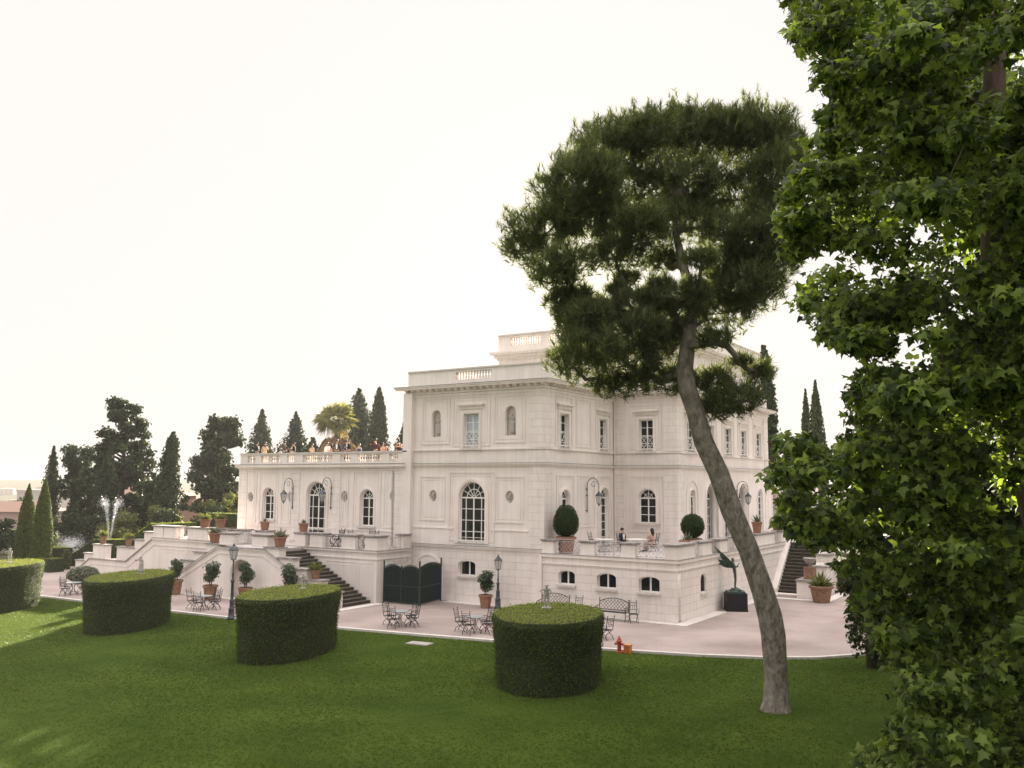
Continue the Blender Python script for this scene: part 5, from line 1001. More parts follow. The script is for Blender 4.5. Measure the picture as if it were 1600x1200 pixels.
# shrubs in the left garden
for i, (lb, x, y, z, w_, h, m_) in enumerate([('pale lit shrub below the tilted cypress', -50, 7, 2.2, 3.0, 2.0, 'shrub'), ('round green shrub left of the holm oak', -45.5, 8.2, 2.4, 2.4, 2.0, 'dleaf'), ('wide pale flowering shrub between cedar and oak', -47.5, 9.5, 2.3, 3.2, 2.6, 'shrub'), ('dark shrub at the top of the garden stairs', -52.5, 6, 2.0, 2.6, 1.9, 'dleaf'), ('olive toned bush right of the clipped cones', -56, 2, .0, 4.2, 3.2, 'dleaf'), ('pale bush behind the fountain spray', -66, 8, .0, 6, 4.2, 'shrub'), ('bright bush between the two clipped cones', -58, -4, .0, 3.6, 5.6, 'shrub'), ('soft green hedge trees at the far left edge', -78, -16, -1, 9, 5.0, 'shrub'), ('dark bush left of the lower fountain spray', -62, 2, 0, 5, 3.4, 'dleaf'), ('tall mixed green bush between cedar and tilted cypress', -57, 18, 1, 5.5, 5.6, 'dleaf'), ('broad green bush between tilted cypress and oak', -53, 21, 1, 6.5, 5.2, 'shrub'), ('dense bush under the left side of the holm oak', -50.5, 17, 1, 4.5, 4.2, 'dleaf'), ('rounded olive bush at the foot of the cedar', -61, 9, .5, 5, 3.6, 'dleaf')]):
    lobe_tree(lb, (x, y, 0), h+z, rlobes(20+i, 12, w_, max(.5, z), z+h*.85, .6, 1.0, lambda u: 1-.4*u), .26, 1500, m_, 'shrub', 'shrub', .06)

def branch_out(b, trunk, targets, rg, r0=.06, r1=.008, n=6):
    """limbs that grow from the trunk from one clump to the nearest next one"""
    con = [(Vector(p), r0) for p in trunk]; todo = [Vector(t) for t in targets]
    while todo:
        q = min(((c, t) for t in todo for c in con), key=lambda ct: (ct[0][0]-ct[1]).length_squared); (p, r), t = q; todo.remove(t); r2 = max(r1, r*.82)
        L_ = (t-p).length; j = lambda k: Vector((rg.uniform(-k, k), rg.uniform(-k, k), rg.uniform(-k, k)))*L_
        m1 = p*.67+t*.33+j(.12); m2 = p*.33+t*.67+j(.12); b.tube([p, m1, m2, t], [r, r*.95, r2, r2*.9], n); con += [(m2, r2), (t, r2)]

# the leaning stone pine on the lawn
PN = thing('pine_tree', 'tall leaning stone pine with bare grey trunk and layered needle crown on the lawn', 'pine', (17.65, -15.4, 0), YAW)
TRK = [(-.02, 0, -.15, .56), (-.01, 0, .06, .46), (0, 0, .25, .395), (.02, 0, .9, .365), (.0, 0, 1.6, .36), (-.03, 0, 2.3, .375), (-.12, 0, 2.9, .375), (-.32, 0, 3.65, .35), (-.74, 0, 4.95, .325), (-1.28, .0, 6.25, .34), (-1.68, .0, 7.45, .325), (-2.14, 0, 8.45, .315), (-2.38, 0, 9.4, .295), (-2.65, 0, 10.2, .29), (-2.72, .05, 10.85, .275), (-2.62, .1, 11.5, .25), (-2.5, .1, 12.3, .22), (-2.4, .15, 13.2, .19), (-2.65, .3, 14.3, .15), (-2.9, .4, 15.6, .11), (-2.9, .4, 16.8, .06)]
b = MB(); b.tube([p[:3] for p in TRK], [p[3]*1.02 for p in TRK], 18)
PL = [(850,345,68,45),(822,375,42,36),(880,400,55,34),(900,268,75,50),(960,212,80,50),(1040,192,80,46),(1120,190,80,44),(1190,195,70,50),(1240,240,60,50),(930,330,70,45),(1000,280,80,50),(1080,262,80,48),(1160,282,80,50),(1232,312,58,55),(1000,350,60,40),(965,385,60,32),(1080,330,70,40),(1165,345,66,38),(1235,395,42,45),(868,425,44,26),(1200,428,48,38),(1050,395,40,24),(1000,472,66,32),(1062,482,66,36),(1150,472,58,42),(930,540,62,42),(990,560,70,44),(898,565,42,40),(1040,532,58,44),(962,602,46,22),(1040,592,46,28),(1118,602,52,38),(1168,622,46,28),(1200,580,26,18),(1128,640,44,20),(890,490,34,30),(925,485,40,28),(1190,360,60,40),(1110,390,34,22),(1240,200,40,40),(1170,560,18,10),(985,190,58,40),(1210,172,58,42),(1160,165,50,34),(1252,215,44,46),(880,305,50,46),(1030,165,44,28),(925,238,50,40),(1090,158,50,26),(915,500,44,30),(960,505,48,28),(1095,445,36,24),(1140,425,34,26),(1190,455,44,30),(1040,512,44,22),(1130,525,30,20),(1010,330,50,34),(1100,310,50,34),(940,300,50,36),(878,462,34,22),(1010,505,44,26),(935,470,26,14),(1150,395,40,24),(1195,395,40,26),(905,452,26,18),(968,446,20,16),(1015,455,22,16),(985,425,24,14),(1040,440,26,22)]
rp = np.random.default_rng(21); parts = []; tgt = []; tv, tf = needle_tuft(14, random.Random(2), 1.0, .042)
for i, (u, v, ru, rv) in enumerate(PL):
    x, z = (u-1213)/49.5, 22.42-v/49.5; big = v < 400
    y = (rp.uniform(-2.6, 2.6)*(1-abs(x+3.6)/9) if big else rp.uniform(-1.4, 1.4)); f_ = (28.3+y)/28.3; x, z = (x+8.35)*f_-8.35, 7.06+(z-7.06)*f_; rX, rZ = ru/49.5*f_*.97, rv/49.5*f_*.84; rY = rX*rp.uniform(.8, 1.1)
    n = int(610*(rX*rZ)**.9)+50; d = rp.normal(size=(n, 3)); d /= np.linalg.norm(d, axis=1)[:, None]; d[:, 2] = np.where((d[:, 2] < -.15) & (rp.random(n) < .5), -d[:, 2], d[:, 2])
    bump = 1+.20*np.sin(d[:, 0]*6+i)+.17*np.sin(d[:, 1]*7+d[:, 2]*5+i*2)
    P = np.array([x, y, z])+d*np.array([rX, rY, rZ])*(.62+.42*rp.random((n, 1))**1.3)*bump[:, None]
    parts.append(scatter(P, d*.5+np.array([0, 0, .8]), (.24+.12*(rp.random(n) < .12))*rp.uniform(.75, 1.3, n), tv, tf, rp, .45))
    tgt.append((x, y, z-rZ*.2))
    if v < 275:   # upright leading shoots that spike the top
        for q in range(9):
            a_ = rp.uniform(0, 6.28); m_ = rp.uniform(.1, .95)**.6; sx, sy = x+rX*m_*math.cos(a_), y+rY*m_*math.sin(a_); sz = z+rZ*math.sqrt(1-m_*m_)*.9; l_ = rp.uniform(.25, .85); k = int(l_*22)
            S_ = np.stack([sx+rp.normal(size=k)*.05, sy+rp.normal(size=k)*.05, sz+l_*rp.random(k)], 1); parts.append(scatter(S_, np.tile([0, 0, 1.], (k, 1)), .2*rp.uniform(.7, 1.2, k), tv, tf, rp, .3))
    for q in range(6): e2 = Vector((x, y, z-rZ*.2)); e3 = e2+Vector((rp.uniform(-1, 1)*rX*.8, rp.uniform(-1, 1)*rY*.8, rp.uniform(-.1, .8)*rZ)); b.tube([e2, (e3+e2)/2+Vector((0, 0, -.08)), e3], [.03, .022, .01], 4)
branch_out(b, [p[:3] for p in TRK[13:]], tgt, random.Random(8), .15, .035)
b.build('trunk', M['bark'], PN, True); link('crown', fast_mesh('crown', *merge(parts)), M['pine'], PN)

# the plane tree close on the right
LOB = [(25.53,-32.12,5.30,0.35),(23.48,-27.98,2.34,0.62),(24.41,-33.13,8.35,0.39),(25.16,-34.07,10.20,0.40),(24.59,-27.21,3.71,0.38),(26.18,-34.00,12.31,0.35),(25.71,-30.73,10.52,0.29),(24.42,-32.68,5.35,0.28),(25.69,-32.64,8.19,0.34),(24.88,-31.48,11.33,0.46),(25.20,-31.10,8.83,0.31),(25.73,-30.44,12.04,0.37),(23.56,-29.14,5.91,0.50),(24.90,-28.73,4.29,0.41),(24.01,-29.86,3.09,0.36),(26.16,-32.79,9.84,0.45),(25.97,-33.64,11.23,0.29),(25.49,-28.51,4.55,0.32),(26.03,-33.54,10.13,0.30),(25.91,-30.51,8.67,0.38),(25.93,-31.95,9.97,0.44),(24.70,-30.79,5.81,0.39),(25.66,-33.68,12.75,0.21),(23.88,-33.13,11.41,0.24),(24.53,-29.81,3.99,0.37),(23.92,-30.17,6.39,0.52),(25.38,-31.61,8.11,0.39),(25.08,-31.35,11.24,0.41),(24.15,-33.43,8.82,0.28),(25.50,-33.28,10.57,0.22),(25.24,-31.91,8.33,0.38),(25.59,-32.62,10.73,0.27),(24.55,-30.27,3.03,0.52),(24.28,-27.52,3.04,0.34),(23.83,-30.38,5.21,0.36),(24.71,-31.12,13.11,0.49),(25.96,-32.00,9.12,0.32),(24.99,-33.55,8.74,0.21),(26.20,-29.53,13.01,0.39),(24.44,-30.48,11.60,0.55),(25.37,-32.12,6.20,0.27),(24.25,-31.14,9.80,0.46),(24.02,-32.01,9.05,0.26),(26.10,-30.64,8.40,0.40),(24.79,-32.46,5.31,0.28),(25.97,-32.93,8.21,0.44),(25.48,-29.78,8.87,0.41),(25.85,-33.72,9.04,0.37),(25.50,-34.08,10.87,0.28),(26.21,-31.06,11.36,0.31),(25.11,-31.59,13.05,0.48),(24.63,-32.81,6.77,0.28),(25.09,-33.82,12.23,0.35),(24.16,-33.04,7.47,0.37),(23.81,-31.80,13.46,0.35),(25.17,-28.92,3.00,0.56),(25.27,-31.49,5.84,0.48),(22.89,-29.57,6.59,0.57),(24.32,-31.12,11.84,0.48),(25.82,-28.83,4.37,0.53),(24.91,-32.76,7.53,0.45),(25.60,-30.87,5.48,0.40),(25.28,-29.97,8.93,0.40),(25.69,-31.19,8.03,0.24),(26.15,-32.85,11.49,0.42),(24.62,-31.84,5.62,0.26),(25.93,-31.66,9.85,0.45),(26.19,-33.21,9.07,0.39),(24.18,-32.15,12.33,0.36),(23.52,-31.37,9.45,0.47),(24.76,-33.10,11.54,0.44),(24.12,-31.69,8.26,0.42),(25.52,-32.34,13.27,0.48),(24.71,-32.66,12.56,0.33),(24.46,-33.19,12.33,0.46),(25.37,-30.88,9.29,0.39),(23.99,-31.10,13.15,0.38),(23.86,-28.23,4.53,0.50),(25.48,-31.87,12.95,0.51),(23.71,-30.27,8.73,0.29),(25.24,-31.85,11.22,0.47),(25.83,-29.72,4.86,0.28),(26.00,-29.96,14.18,0.31),(25.89,-33.74,10.31,0.27),(24.86,-32.66,12.19,0.30),(24.15,-29.95,14.96,0.48),(23.77,-29.91,12.86,0.46),(24.32,-30.23,5.24,0.53),(23.85,-31.78,7.70,0.31),(25.87,-30.08,7.38,0.39),(26.36,-32.41,9.84,0.24),(24.52,-31.86,7.97,0.32),(24.16,-32.40,8.83,0.27),(23.16,-31.37,14.18,0.28),(25.63,-31.27,6.27,0.36),(25.25,-33.07,13.14,0.22),(26.25,-31.43,10.47,0.36),(25.87,-30.65,9.62,0.27),(25.33,-29.34,3.42,0.38),(24.24,-31.46,9.45,0.48),(25.51,-34.08,11.76,0.41),(23.57,-29.75,6.53,0.45),(24.81,-30.81,6.00,0.25),(23.05,-32.37,7.16,0.33),(26.21,-29.56,7.70,0.40),(24.54,-33.06,12.08,0.49),(25.66,-30.17,3.24,0.38),(24.25,-34.09,12.70,0.46),(25.88,-28.76,3.88,0.55),(23.13,-30.72,7.38,0.41),(25.88,-30.23,5.70,0.28),(24.04,-34.14,12.35,0.37),(23.81,-31.70,11.44,0.42),(24.86,-33.93,10.23,0.39),(24.99,-31.86,12.25,0.27),(26.27,-32.20,12.49,0.33),(25.54,-29.13,7.09,0.34),(25.91,-30.36,6.33,0.28),(25.57,-31.64,7.75,0.40),(25.48,-30.42,12.18,0.54),(25.68,-29.36,3.32,0.49),(26.37,-31.12,11.45,0.28),(25.27,-32.19,6.46,0.27),(26.26,-32.94,8.25,0.27),(25.81,-31.25,9.13,0.29),(26.10,-32.32,5.41,0.21),(24.68,-31.53,6.19,0.51),(24.61,-31.15,14.29,0.40),(24.48,-30.46,5.86,0.46),(26.15,-33.92,12.00,0.31),(26.34,-32.19,10.41,0.28),(26.20,-31.98,11.23,0.29),(23.11,-30.36,9.89,0.53),(23.68,-31.24,13.20,0.41),(24.80,-31.04,6.72,0.28),(24.76,-30.81,4.37,0.33),(24.44,-30.70,4.45,0.28),(25.42,-29.41,8.22,0.29),(25.51,-30.11,11.20,0.54),(23.92,-32.11,12.12,0.44),(25.87,-31.94,8.80,0.26),(23.85,-33.11,10.95,0.37),(26.35,-33.27,11.62,0.39),(24.12,-30.54,5.23,0.50),(23.41,-29.29,8.18,0.33),(25.44,-31.33,9.56,0.38),(24.32,-32.94,10.04,0.47),(26.10,-31.22,7.86,0.35),(26.11,-33.15,7.06,0.36),(24.90,-32.98,11.21,0.46),(25.66,-30.73,11.68,0.52),(25.59,-28.94,5.82,0.55),(26.01,-29.69,8.97,0.36),(25.17,-30.03,12.84,0.34),(23.68,-29.01,7.18,0.60),(24.81,-30.19,9.08,0.37),(25.80,-31.76,9.63,0.33),(23.05,-31.00,6.46,0.46),(24.08,-32.11,6.86,0.46),(25.60,-28.73,3.51,0.56),(25.16,-32.84,8.50,0.23),(25.90,-30.91,11.99,0.38),(24.38,-32.71,7.47,0.37),(26.41,-29.90,12.58,0.28),(24.82,-32.16,6.94,0.38),(24.12,-31.36,5.90,0.53),(23.85,-32.76,7.24,0.34),(23.66,-29.96,7.24,0.48),(25.76,-31.12,7.23,0.37),(24.02,-31.79,5.63,0.24),(24.14,-31.22,4.97,0.27),(23.91,-32.00,9.46,0.45),(25.42,-30.69,11.60,0.36),(24.68,-33.96,8.10,0.30),(24.79,-31.55,13.61,0.30),(25.00,-29.23,2.96,0.50),(24.64,-33.86,7.95,0.32),(23.78,-31.70,11.00,0.54),(24.39,-31.46,7.76,0.45),(25.02,-34.50,11.85,0.26),(24.44,-30.08,6.64,0.39),(26.29,-32.75,10.64,0.29),(22.89,-29.50,6.35,0.55),(23.46,-32.36,10.39,0.35),(23.53,-29.28,2.79,0.53),(25.90,-32.48,5.41,0.39),(24.83,-29.99,5.16,0.37),(24.68,-30.46,5.31,0.48),(23.93,-29.06,2.56,0.49),(25.20,-32.13,9.05,0.24),(24.97,-33.15,4.26,0.38),(25.21,-33.08,12.75,0.42),(25.42,-33.02,11.40,0.32),(25.10,-32.76,12.99,0.34),(24.78,-32.31,6.63,0.46),(25.76,-31.96,8.64,0.42),(25.98,-32.54,5.12,0.41),(25.17,-33.49,8.23,0.30),(24.90,-33.50,11.34,0.29),(26.41,-31.92,12.77,0.29),(24.87,-33.34,11.16,0.41),(25.15,-32.22,3.94,0.29),(25.89,-31.84,4.52,0.28),(26.01,-31.20,5.01,0.40),(24.95,-32.26,5.18,0.29),(25.82,-31.45,6.30,0.41),(25.03,-33.06,8.28,0.32),(25.85,-32.81,5.55,0.33),(24.90,-32.44,7.01,0.40),(25.26,-32.33,7.36,0.33),(25.61,-33.39,8.28,0.27),(26.31,-32.99,10.72,0.36),(26.25,-31.94,7.70,0.32),(25.46,-33.39,10.96,0.28),(24.69,-33.00,4.77,0.38),(25.23,-32.72,4.90,0.37),(24.66,-32.32,3.63,0.38),(25.46,-32.90,9.51,0.31),(26.33,-32.65,12.62,0.37),(25.22,-33.56,12.45,0.36),(25.89,-32.16,7.51,0.34),(25.82,-32.15,10.38,0.32),(25.72,-33.03,10.24,0.42),(25.10,-32.94,11.05,0.33),(24.96,-32.67,4.31,0.28),(25.65,-32.26,3.85,0.41),(25.53,-33.89,12.43,0.28),(26.02,-32.51,12.66,0.28),(24.76,-33.17,7.42,0.27),(26.12,-32.82,10.28,0.36),(24.80,-32.86,4.47,0.44),(25.14,-33.29,6.35,0.26),(24.72,-32.99,7.09,0.44),(24.85,-33.67,7.96,0.39),(25.28,-32.12,8.92,0.36),(25.85,-32.73,7.30,0.27),(25.34,-32.86,8.18,0.36),(25.91,-33.14,8.59,0.32),(26.19,-32.54,7.39,0.27),(25.62,-31.80,7.25,0.28),(24.05,-31.01,8.60,0.21),(23.48,-32.93,10.62,0.23),(23.31,-32.85,10.58,0.28),(23.86,-32.72,8.92,0.20),(22.79,-31.45,6.80,0.25),(22.45,-30.77,7.18,0.32),(23.64,-33.61,9.28,0.17),(24.03,-33.32,8.75,0.16),(23.08,-32.68,7.31,0.20),(23.68,-29.55,3.35,0.22),(23.58,-30.49,13.15,0.24),(23.55,-30.26,5.26,0.25),(23.14,-31.11,14.24,0.31),(24.31,-30.81,4.16,0.25),(23.92,-31.46,8.20,0.24),(23.45,-31.29,12.56,0.24),(23.37,-32.23,6.36,0.29),(23.69,-30.93,5.61,0.23),(24.27,-32.51,3.93,0.19),(22.80,-31.12,7.44,0.35),(23.08,-31.04,14.63,0.30),(24.00,-31.94,8.43,0.22),(23.80,-30.69,5.01,0.30),(23.70,-33.75,10.84,0.16),(24.02,-33.20,8.85,0.25),(23.93,-30.62,4.80,0.31),(22.98,-31.80,7.17,0.26),(23.29,-33.08,6.61,0.30),(24.16,-32.86,8.11,0.29),(23.71,-31.80,9.04,0.23),(23.60,-33.25,10.46,0.26),(23.56,-30.92,9.22,0.31),(23.14,-32.31,7.56,0.25),(24.33,-31.71,4.12,0.25),(23.75,-32.76,9.08,0.22),(23.03,-31.98,11.13,0.20),(23.29,-33.05,6.55,0.21),(22.73,-30.70,6.51,0.23),(23.42,-31.28,5.94,0.19),(23.51,-31.08,12.52,0.26),(23.49,-33.49,7.25,0.23),(24.54,-31.95,4.57,0.23),(23.63,-32.56,9.06,0.21),(23.80,-33.84,12.60,0.27),(23.94,-33.37,12.15,0.28),(23.92,-32.72,12.23,0.19),(23.27,-33.20,6.92,0.20),(23.00,-30.84,6.54,0.23),(23.37,-31.85,13.77,0.35),(23.56,-31.59,13.21,0.23),(23.98,-30.48,8.65,0.23),(22.91,-31.76,6.85,0.24),(23.90,-29.67,4.54,0.29),(24.38,-31.90,4.78,0.31),(24.13,-30.20,4.10,0.27),(23.45,-32.69,13.69,0.32),(23.23,-31.03,13.86,0.35),(23.51,-29.97,5.32,0.36),(23.05,-31.92,7.37,0.24),(22.71,-31.09,7.71,0.31),(23.97,-32.12,8.31,0.31),(23.32,-30.68,9.40,0.27),(23.20,-32.00,10.58,0.31),(23.30,-32.77,10.15,0.24),(23.26,-32.14,11.25,0.25),(22.99,-31.87,11.26,0.21),(23.83,-30.03,4.66,0.24),(23.28,-32.89,10.46,0.30),(24.40,-31.22,4.36,0.20),(22.75,-30.70,6.55,0.36),(25.42,-25.86,9.47,0.80),(24.34,-26.34,15.00,0.66),(23.45,-25.98,7.97,0.97),(22.87,-27.16,16.24,0.64),(23.94,-25.36,8.01,0.81),(25.05,-26.47,13.22,0.66),(23.22,-25.88,16.44,1.01),(23.20,-27.84,7.15,0.55),(23.82,-23.78,6.04,0.61),(23.42,-28.33,13.50,0.87),(23.51,-27.65,10.23,0.69),(24.39,-25.82,13.59,0.78),(26.15,-25.21,15.98,0.69),(24.55,-27.56,15.73,0.68),(24.08,-25.18,13.28,0.98),(26.23,-24.51,12.77,0.81),(22.84,-28.72,10.57,0.51),(25.14,-24.21,8.72,0.62),(22.19,-25.22,7.13,1.04),(26.22,-24.92,12.09,0.77),(24.49,-25.46,3.17,0.57),(24.17,-25.84,8.80,0.64),(26.33,-25.02,13.31,0.58),(24.39,-25.02,3.70,0.89),(25.40,-23.43,14.20,1.05),(23.48,-27.76,5.59,0.57),(24.49,-23.80,2.77,0.83),(25.14,-23.42,3.72,0.97),(23.00,-26.48,12.07,0.81),(24.32,-26.35,6.54,0.62),(22.79,-25.46,16.61,0.86),(24.07,-28.42,13.62,0.69),(26.22,-27.19,12.51,0.59),(26.01,-24.14,14.11,0.68),(24.61,-28.32,12.22,0.80),(25.65,-25.96,6.96,0.80),(23.94,-23.86,8.50,0.64),(24.83,-24.27,16.16,0.84),(26.07,-23.96,8.58,0.66),(23.92,-26.45,3.88,0.82),(26.39,-24.39,16.51,0.61),(24.13,-27.78,6.90,0.50),(24.42,-26.36,13.24,0.78),(23.76,-24.39,3.71,0.64),(25.81,-22.67,10.61,0.91),(24.43,-25.08,15.29,0.63),(25.01,-22.98,2.68,0.95),(22.31,-25.06,7.53,0.97),(25.87,-26.45,9.41,0.55),(26.43,-26.79,15.38,0.52),(25.61,-27.64,13.59,0.67),(25.92,-24.17,9.73,0.83),(25.52,-25.55,14.17,0.87),(23.47,-27.25,7.93,0.65),(24.73,-25.76,12.99,0.98),(25.80,-24.93,14.11,0.75),(25.51,-25.63,12.07,0.59),(24.26,-28.46,15.15,0.65),(23.18,-29.61,14.58,0.63),(24.68,-25.37,11.94,0.73),(24.93,-27.45,11.92,0.77),(22.48,-26.80,12.02,0.64),(23.02,-28.12,13.20,0.89),(24.68,-24.21,4.99,0.58),(23.20,-25.92,14.48,0.61),(26.04,-23.21,8.23,0.73),(24.76,-26.17,8.85,0.62),(22.04,-25.48,6.29,0.82),(25.14,-27.27,14.69,0.58),(25.02,-27.60,15.42,0.70),(23.13,-25.79,6.54,0.84),(24.01,-27.67,15.27,0.75),(23.63,-27.91,7.08,0.80),(24.86,-26.65,13.37,0.88),(25.33,-26.62,8.51,0.76),(25.94,-22.97,8.67,0.71),(22.13,-25.80,13.27,1.00),(22.74,-26.88,15.63,0.61),(22.66,-25.23,10.45,0.90),(24.62,-24.51,15.45,1.04),(23.79,-26.97,14.18,0.73),(23.30,-24.79,13.26,0.87),(24.58,-23.73,9.09,1.03),(23.91,-24.10,5.45,0.72),(25.62,-24.56,9.24,0.80)]; NL = 310
QT = thing('plane_tree', 'big plane tree with lobed leaves filling the right side close by', 'plane tree', (26.6, -30.2, 0))
rq = np.random.default_rng(31); parts = []; tgt = []; b = MB(); lt = lobed_leaf(); LT = [lt, lobed_leaf(.5, .5), lobed_leaf(.08, .9), lobed_leaf(.8, .1)]; off = np.array([26.6, -30.2, 0])
tr = [Vector(p) for p in ((0, 0, -.3), (-.2, .1, 2.5), (-.5, .2, 5), (-.9, .1, 7.4), (-1.2, 0, 9.6), (-1.1, -.2, 12.5), (-.8, -.4, 16))]; b.tube(tr, [.48, .38, .33, .27, .22, .16, .06], 12); tr2 = [Vector(p) for p in ((-.2, .1, 2.5), (.5, .2, 5), (.6, 0, 8), (.4, -.8, 11), (.5, -1.4, 14))]; b.tube(tr2, [.3, .25, .2, .14, .05], 9)
for i, (x, y, z, r) in enumerate(LOB):
    c = np.array([x, y, z])-off; n = int((205 if i < NL else 105)*(r/.45)**1.4)+18; d = rq.normal(size=(n, 3)); d /= np.linalg.norm(d, axis=1)[:, None]
    P = c+d*np.array([r*1.15, r*1.15, r*.58])*(rq.random((n, 1))**.45); nn = np.tile([-.15, -.35, .8], (n, 1))+d*.45
    sz_ = (.112 if i < NL else .17)*rq.uniform(.4, 1.5, n); pick = rq.integers(0, 4, n)
    for q, tp in enumerate(LT):
        k_ = pick == q
        if k_.any(): parts.append(scatter(P[k_], nn[k_], sz_[k_], *tp, rq, .62))
    tgt.append(c)
    for q in range(5 if i < NL else 0):
        e_ = Vector(P[rq.integers(0, n)]); b.tube([Vector(c), (Vector(c)+e_)/2+Vector((0, 0, .03)), e_], [.007, .005, .003], 4)
branch_out(b, tr[2:]+tr2[1:], tgt, random.Random(9), .06, .006, 5)
for q in range(70):   # the rest of the crown, over and behind the viewpoint's right
    c = np.array([rq.uniform(1.5, 7), rq.uniform(-4.5, 8.5), rq.uniform(4.5, 16)]); n = 70; d = dirs(n); parts.append(scatter(c+d*rq.random((n, 1))**.5*1.1, d*.4+np.array([0, 0, .9]), .36*rq.uniform(.7, 1.2, n), *lt, rq, .5))
b.build('trunk', M['bark2'], QT, True); link('crown', fast_mesh('crown', *merge(parts)), M['plane'], QT)
# ivy-clad tree, trees and undergrowth further right
IV = thing('ivy_clad_tree', 'slim dark trunk wrapped in ivy at the lawn edge on the right', 'tree', (18.75, -6.5, 0)); b = MB(); b.tube([(.05, 0, -.2), (.02, .0, 1.5), (-.15, 0, 3.5), (-.1, .2, 6), (.3, .5, 9.5)], [.22, .17, .14, .12, .05], 9); b.build('trunk', M['bark2'], IV, True); parts = []
for (x, y, z, r, rz_, n) in ((-.45, 0, 1.6, .5, 1.3, 420), (-.35, .1, 3.2, .55, .9, 380), (.25, 0, .5, .5, .5, 180), (-.9, .2, 3.0, .4, .35, 120), (.2, .2, 4.4, .7, .7, 420), (0, 0, 6, 1.1, 1, 700), (.5, .4, 8, 1.5, 1.2, 900), (.9, -.2, 9.6, 1.2, 1, 700)):
    d = dirs(n); parts.append(scatter(np.array([x, y, z])+d*np.array([r, r, rz_])*(rng.random((n, 1))**.5), d+np.array([0, 0, .3]), .17*rng.uniform(.6, 1.3, n), *lt, rng, .7))
link('crown', fast_mesh('crown', *merge(parts)), M['ivy'], IV)
lobe_tree('dense dark tree filling the gaps behind the plane tree', (24.6, -14, 0), 21, rlobes(41, 72, 7.0, 1.0, 19.5, 1.1, 1.7, lambda u: 1-.25*u), .27, 15000, 'ivy', trunk=.4)
lobe_tree('tall sunlit tree at the far right beyond the dark one', (27.8, -3, 0), 19, rlobes(43, 50, 8, 1.5, 19, 1.3, 2.0), .36, 12000, 'plane', trunk=.45)
for i, (lb, x, y, w_, h) in enumerate([('low dark shrub under the plane tree on the lawn', 24.6, -26.5, 2.6, 1.7), ('leafy shrub in the lower right corner', 26.6, -29.5, 3.2, 2.3), ('dark undergrowth bush behind the lower right corner', 25.4, -21.5, 3.4, 2.2), ('shrub at the right kerb beyond the ivy clad trunk', 23.2, -8.5, 3.6, 3.2), ('bush on the right border of the courtyard', 24.5, 1.5, 4.5, 4.2)]):
    lobe_tree(lb, (x, y, 0), h, rlobes(60+i, 14, w_, .3, h*.85, .45, .8, lambda u: 1-.35*u), .16, 2600, 'ivy', 'shrub', 'shrub', .05, (np.array(lt[0]), np.array(lt[1])))

# ---------------------------------------------------------------- fountain
def water_mat():
    m, t, bb = mat('water_spray'); bb.inputs['Base Color'].default_value = (.9, .92, .95, 1); bb.inputs['Roughness'].default_value = .2; x = t.nodes.new('ShaderNodeBsdfTransparent'); mx_ = t.nodes.new('ShaderNodeMixShader'); mx_.inputs[0].default_value = .55
    t.links.new(bb.outputs[0], mx_.inputs[1]); t.links.new(x.outputs[0], mx_.inputs[2]); t.links.new(mx_.outputs[0], t.nodes['Material Output'].inputs['Surface']); return m
M['water'] = water_mat()
def spray(name, arcs, n, size, spread, parent):
    rg = np.random.default_rng(len(name)+n); parts = []
    for (p0, v, T) in arcs:
        u = rg.random(n)**.8*T; P = np.array(p0)+np.array(v)*u[:, None]; P[:, 2] -= 4.9*u*u; P += rg.normal(size=(n, 3))*spread*(.15+u[:, None]/T)**1.5
        parts.append(scatter(P, rg.normal(size=(n, 3)), size*rg.uniform(.5, 1.3, n), [(-.5, 0, 0), (.5, 0, 0), (0, 1.6, 0)], [(0, 1, 2)], rg, .5))
    return link(name, fast_mesh(name, *merge(parts)), M['water'], parent)
FX = thing('fountain', 'fountain throwing a V of white water jets before the dark cedar', 'fountain', (-47.6, 4.3, 0)); bsn = MB(); bsn.lathe([(3.2, 0), (3.3, .35), (3.0, .4), (2.9, .2), (.3, .15), (.25, .9), (.02, 1.0)], n=28); bsn.build('basin', M['stone'], FX)
spray('water_jet', [((0, 0, 1.0), (-.62, -.4, 9.1), 1.0)], 1700, .05, .2, FX); spray('water_jet', [((0, 0, 1.0), (.62, .4, 9.1), .97)], 1700, .05, .18, FX)
spray('mist', [((0, 0, .6), (1.2*math.cos(k), 1.2*math.sin(k), 3.5), .75) for k in range(6)], 260, .06, .4, FX)
F2 = thing('sprinkler', 'low misty arc of sprinkler water left of the fountain', 'sprinkler', (-50.4, 2.4, 0)); bsn = MB(); bsn.lathe([(.12, 0), (.1, .5), (.05, .6)], n=8); bsn.build('nozzle', M['iron'], F2)
spray('mist', [((0, 0, .6), (1.3*math.cos(k*.9), 1.3*math.sin(k*.9), 4.6), 1.0) for k in range(7)], 520, .05, .5, F2)

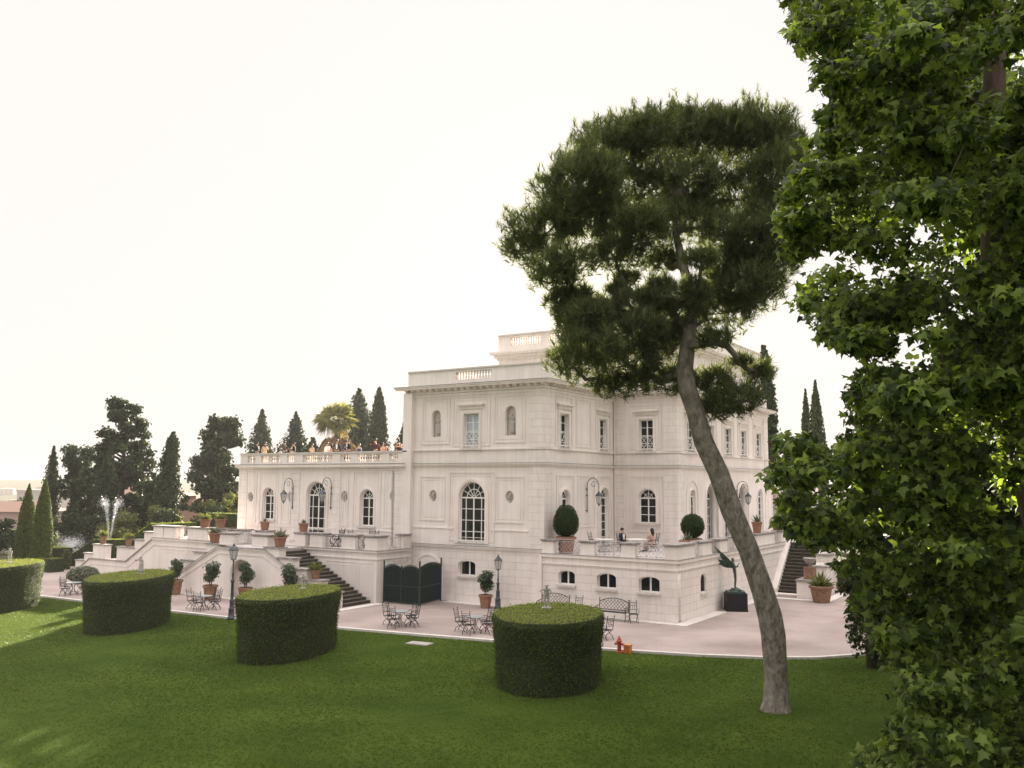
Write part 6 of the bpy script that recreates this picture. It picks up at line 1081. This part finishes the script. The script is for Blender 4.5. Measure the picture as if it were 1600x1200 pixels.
# ---------------------------------------------------------------- the town beyond
def house(label, cx, cy, w_, d_, z0, h, rz, wm, rm, rows=2, cols=4, roof='flat', name='house', group=None, rh=1.6):
    t = thing(name, label, 'building', (cx, cy, z0), rz, group); b = MB(); b.box(-w_/2, w_/2, -d_/2, d_/2, -8, h); b.build('wall', wm, t)
    r = MB()
    if roof == 'flat': r.box(-w_/2-.3, w_/2+.3, -d_/2-.3, d_/2+.3, h+.001, h+.5)
    else: r.add([(-w_/2-.4, -d_/2-.4, h), (w_/2+.4, -d_/2-.4, h), (w_/2+.4, d_/2+.4, h), (-w_/2-.4, d_/2+.4, h), (-w_/2*.5, 0, h+rh), (w_/2*.5, 0, h+rh)], [(0, 1, 5, 4), (1, 2, 5), (2, 3, 4, 5), (3, 0, 4), (0, 3, 2, 1)])
    r.build('roof', rm, t)
    for j in range(rows):
        for i in range(cols):
            x = -w_/2+w_*(i+.5)/cols; z = h*(j+.35)/rows; q = MB(); q.box(x-.5, x+.5, -d_/2-.03, -d_/2+.1, z, z+min(1.5, h/rows*.5)); q.build('window', M['dark'], t)
    return t
hw = [plain('house_cream', (.50, .45, .41), .9), plain('house_pink', (.46, .33, .31), .9), plain('house_grey', (.40, .37, .37), .9), plain('house_rust', (.40, .24, .19), .9)]; tile = plain('roof_tile', (.34, .22, .17), .9)
house('long flat roofed white building at the far left horizon', -214, 88, 34, 12, -7, 5.2, .75, hw[0], M['white'], 2, 9, name='building')
house('grey upper block standing behind the long white building', -226, 104, 17, 10, -5, 9.0, .75, hw[2], hw[2], 2, 4, name='building')
ch = MB(); ch.lathe([(1.5, -12), (1.2, 12), (1.4, 12.1), (1.4, 12.8)], n=10); setp(ch.build('chimney_stack', hw[2], loc=(-230, 118, -3)), 'grey round tower stack rising beside the left clipped cone', 'tower')
house('pink walled building low behind the first hedge', -93, -8, 15, 9, -3, 4.2, .6, hw[1], hw[1], 1, 3)
house('little house with bright terracotta roof in the sprinkler mist', -96, 16, 6, 5, -4, 3.2, .5, hw[0], tile, 1, 2, 'hip')
house('rust red house glimpsed left of the holm oak', -95, 60, 13, 9, -3, 6.8, .5, hw[3], tile, 2, 3, 'hip')
house('brownish house seen through the cedar branches', -118, 58, 14, 9, -5, 9.5, .5, hw[3], tile, 3, 4, 'hip')
house('mauve house with pitched roof behind the thin trunk', -125, 38, 14, 9, -6, 8.0, .5, hw[1], tile, 2, 4, 'hip')
hr = random.Random(12)
for k in range(46):
    a = R(hr.uniform(44, 66)); d = hr.uniform(420, 1700); x, y = 26-math.sin(a)*d, -44+math.cos(a)*d; s_ = hr.uniform(.8, 1.6)
    house('tiny pale house in the hazy hillside town', x, y, 14*s_, 10*s_, gz(x, y)-.5, hr.uniform(6, 13), hr.uniform(0, 3), hw[hr.choice([0, 0, 0, 1, 2])], hr.choice([tile, tile, hw[0]]), 2, 3, hr.choice(['flat', 'hip']), group='hazy houses of the far town')
for k in range(22):
    a = R(hr.uniform(46, 64)); d = hr.uniform(150, 520); x, y = 26-math.sin(a)*d, -44+math.cos(a)*d
    lobe_tree('distant round tree among the far houses', (x, y, gz(x, y)), 7, rlobes(100+k, 9, 5, 2.2, 6.5, 1.4, 2.2), .8, 420, hr.choice(['shrub', 'dleaf']), trunk=.25, group='hazy trees of the far town')

# ---------------------------------------------------------------- the air: even pale haze over the whole place
hz = MB(); hz.box(-3900, 3900, -3900, 3900, -70, 23.5)
hm, ht, hb = mat('haze_air'); ht.nodes.remove(hb); pv = ht.nodes.new('ShaderNodeVolumePrincipled'); pv.inputs['Color'].default_value = (.60, .565, .575, 1); pv.inputs['Density'].default_value = .00032; pv.inputs['Anisotropy'].default_value = 0
ht.links.new(pv.outputs[0], ht.nodes['Material Output'].inputs['Volume']); setp(hz.build('haze', hm), kind='stuff')
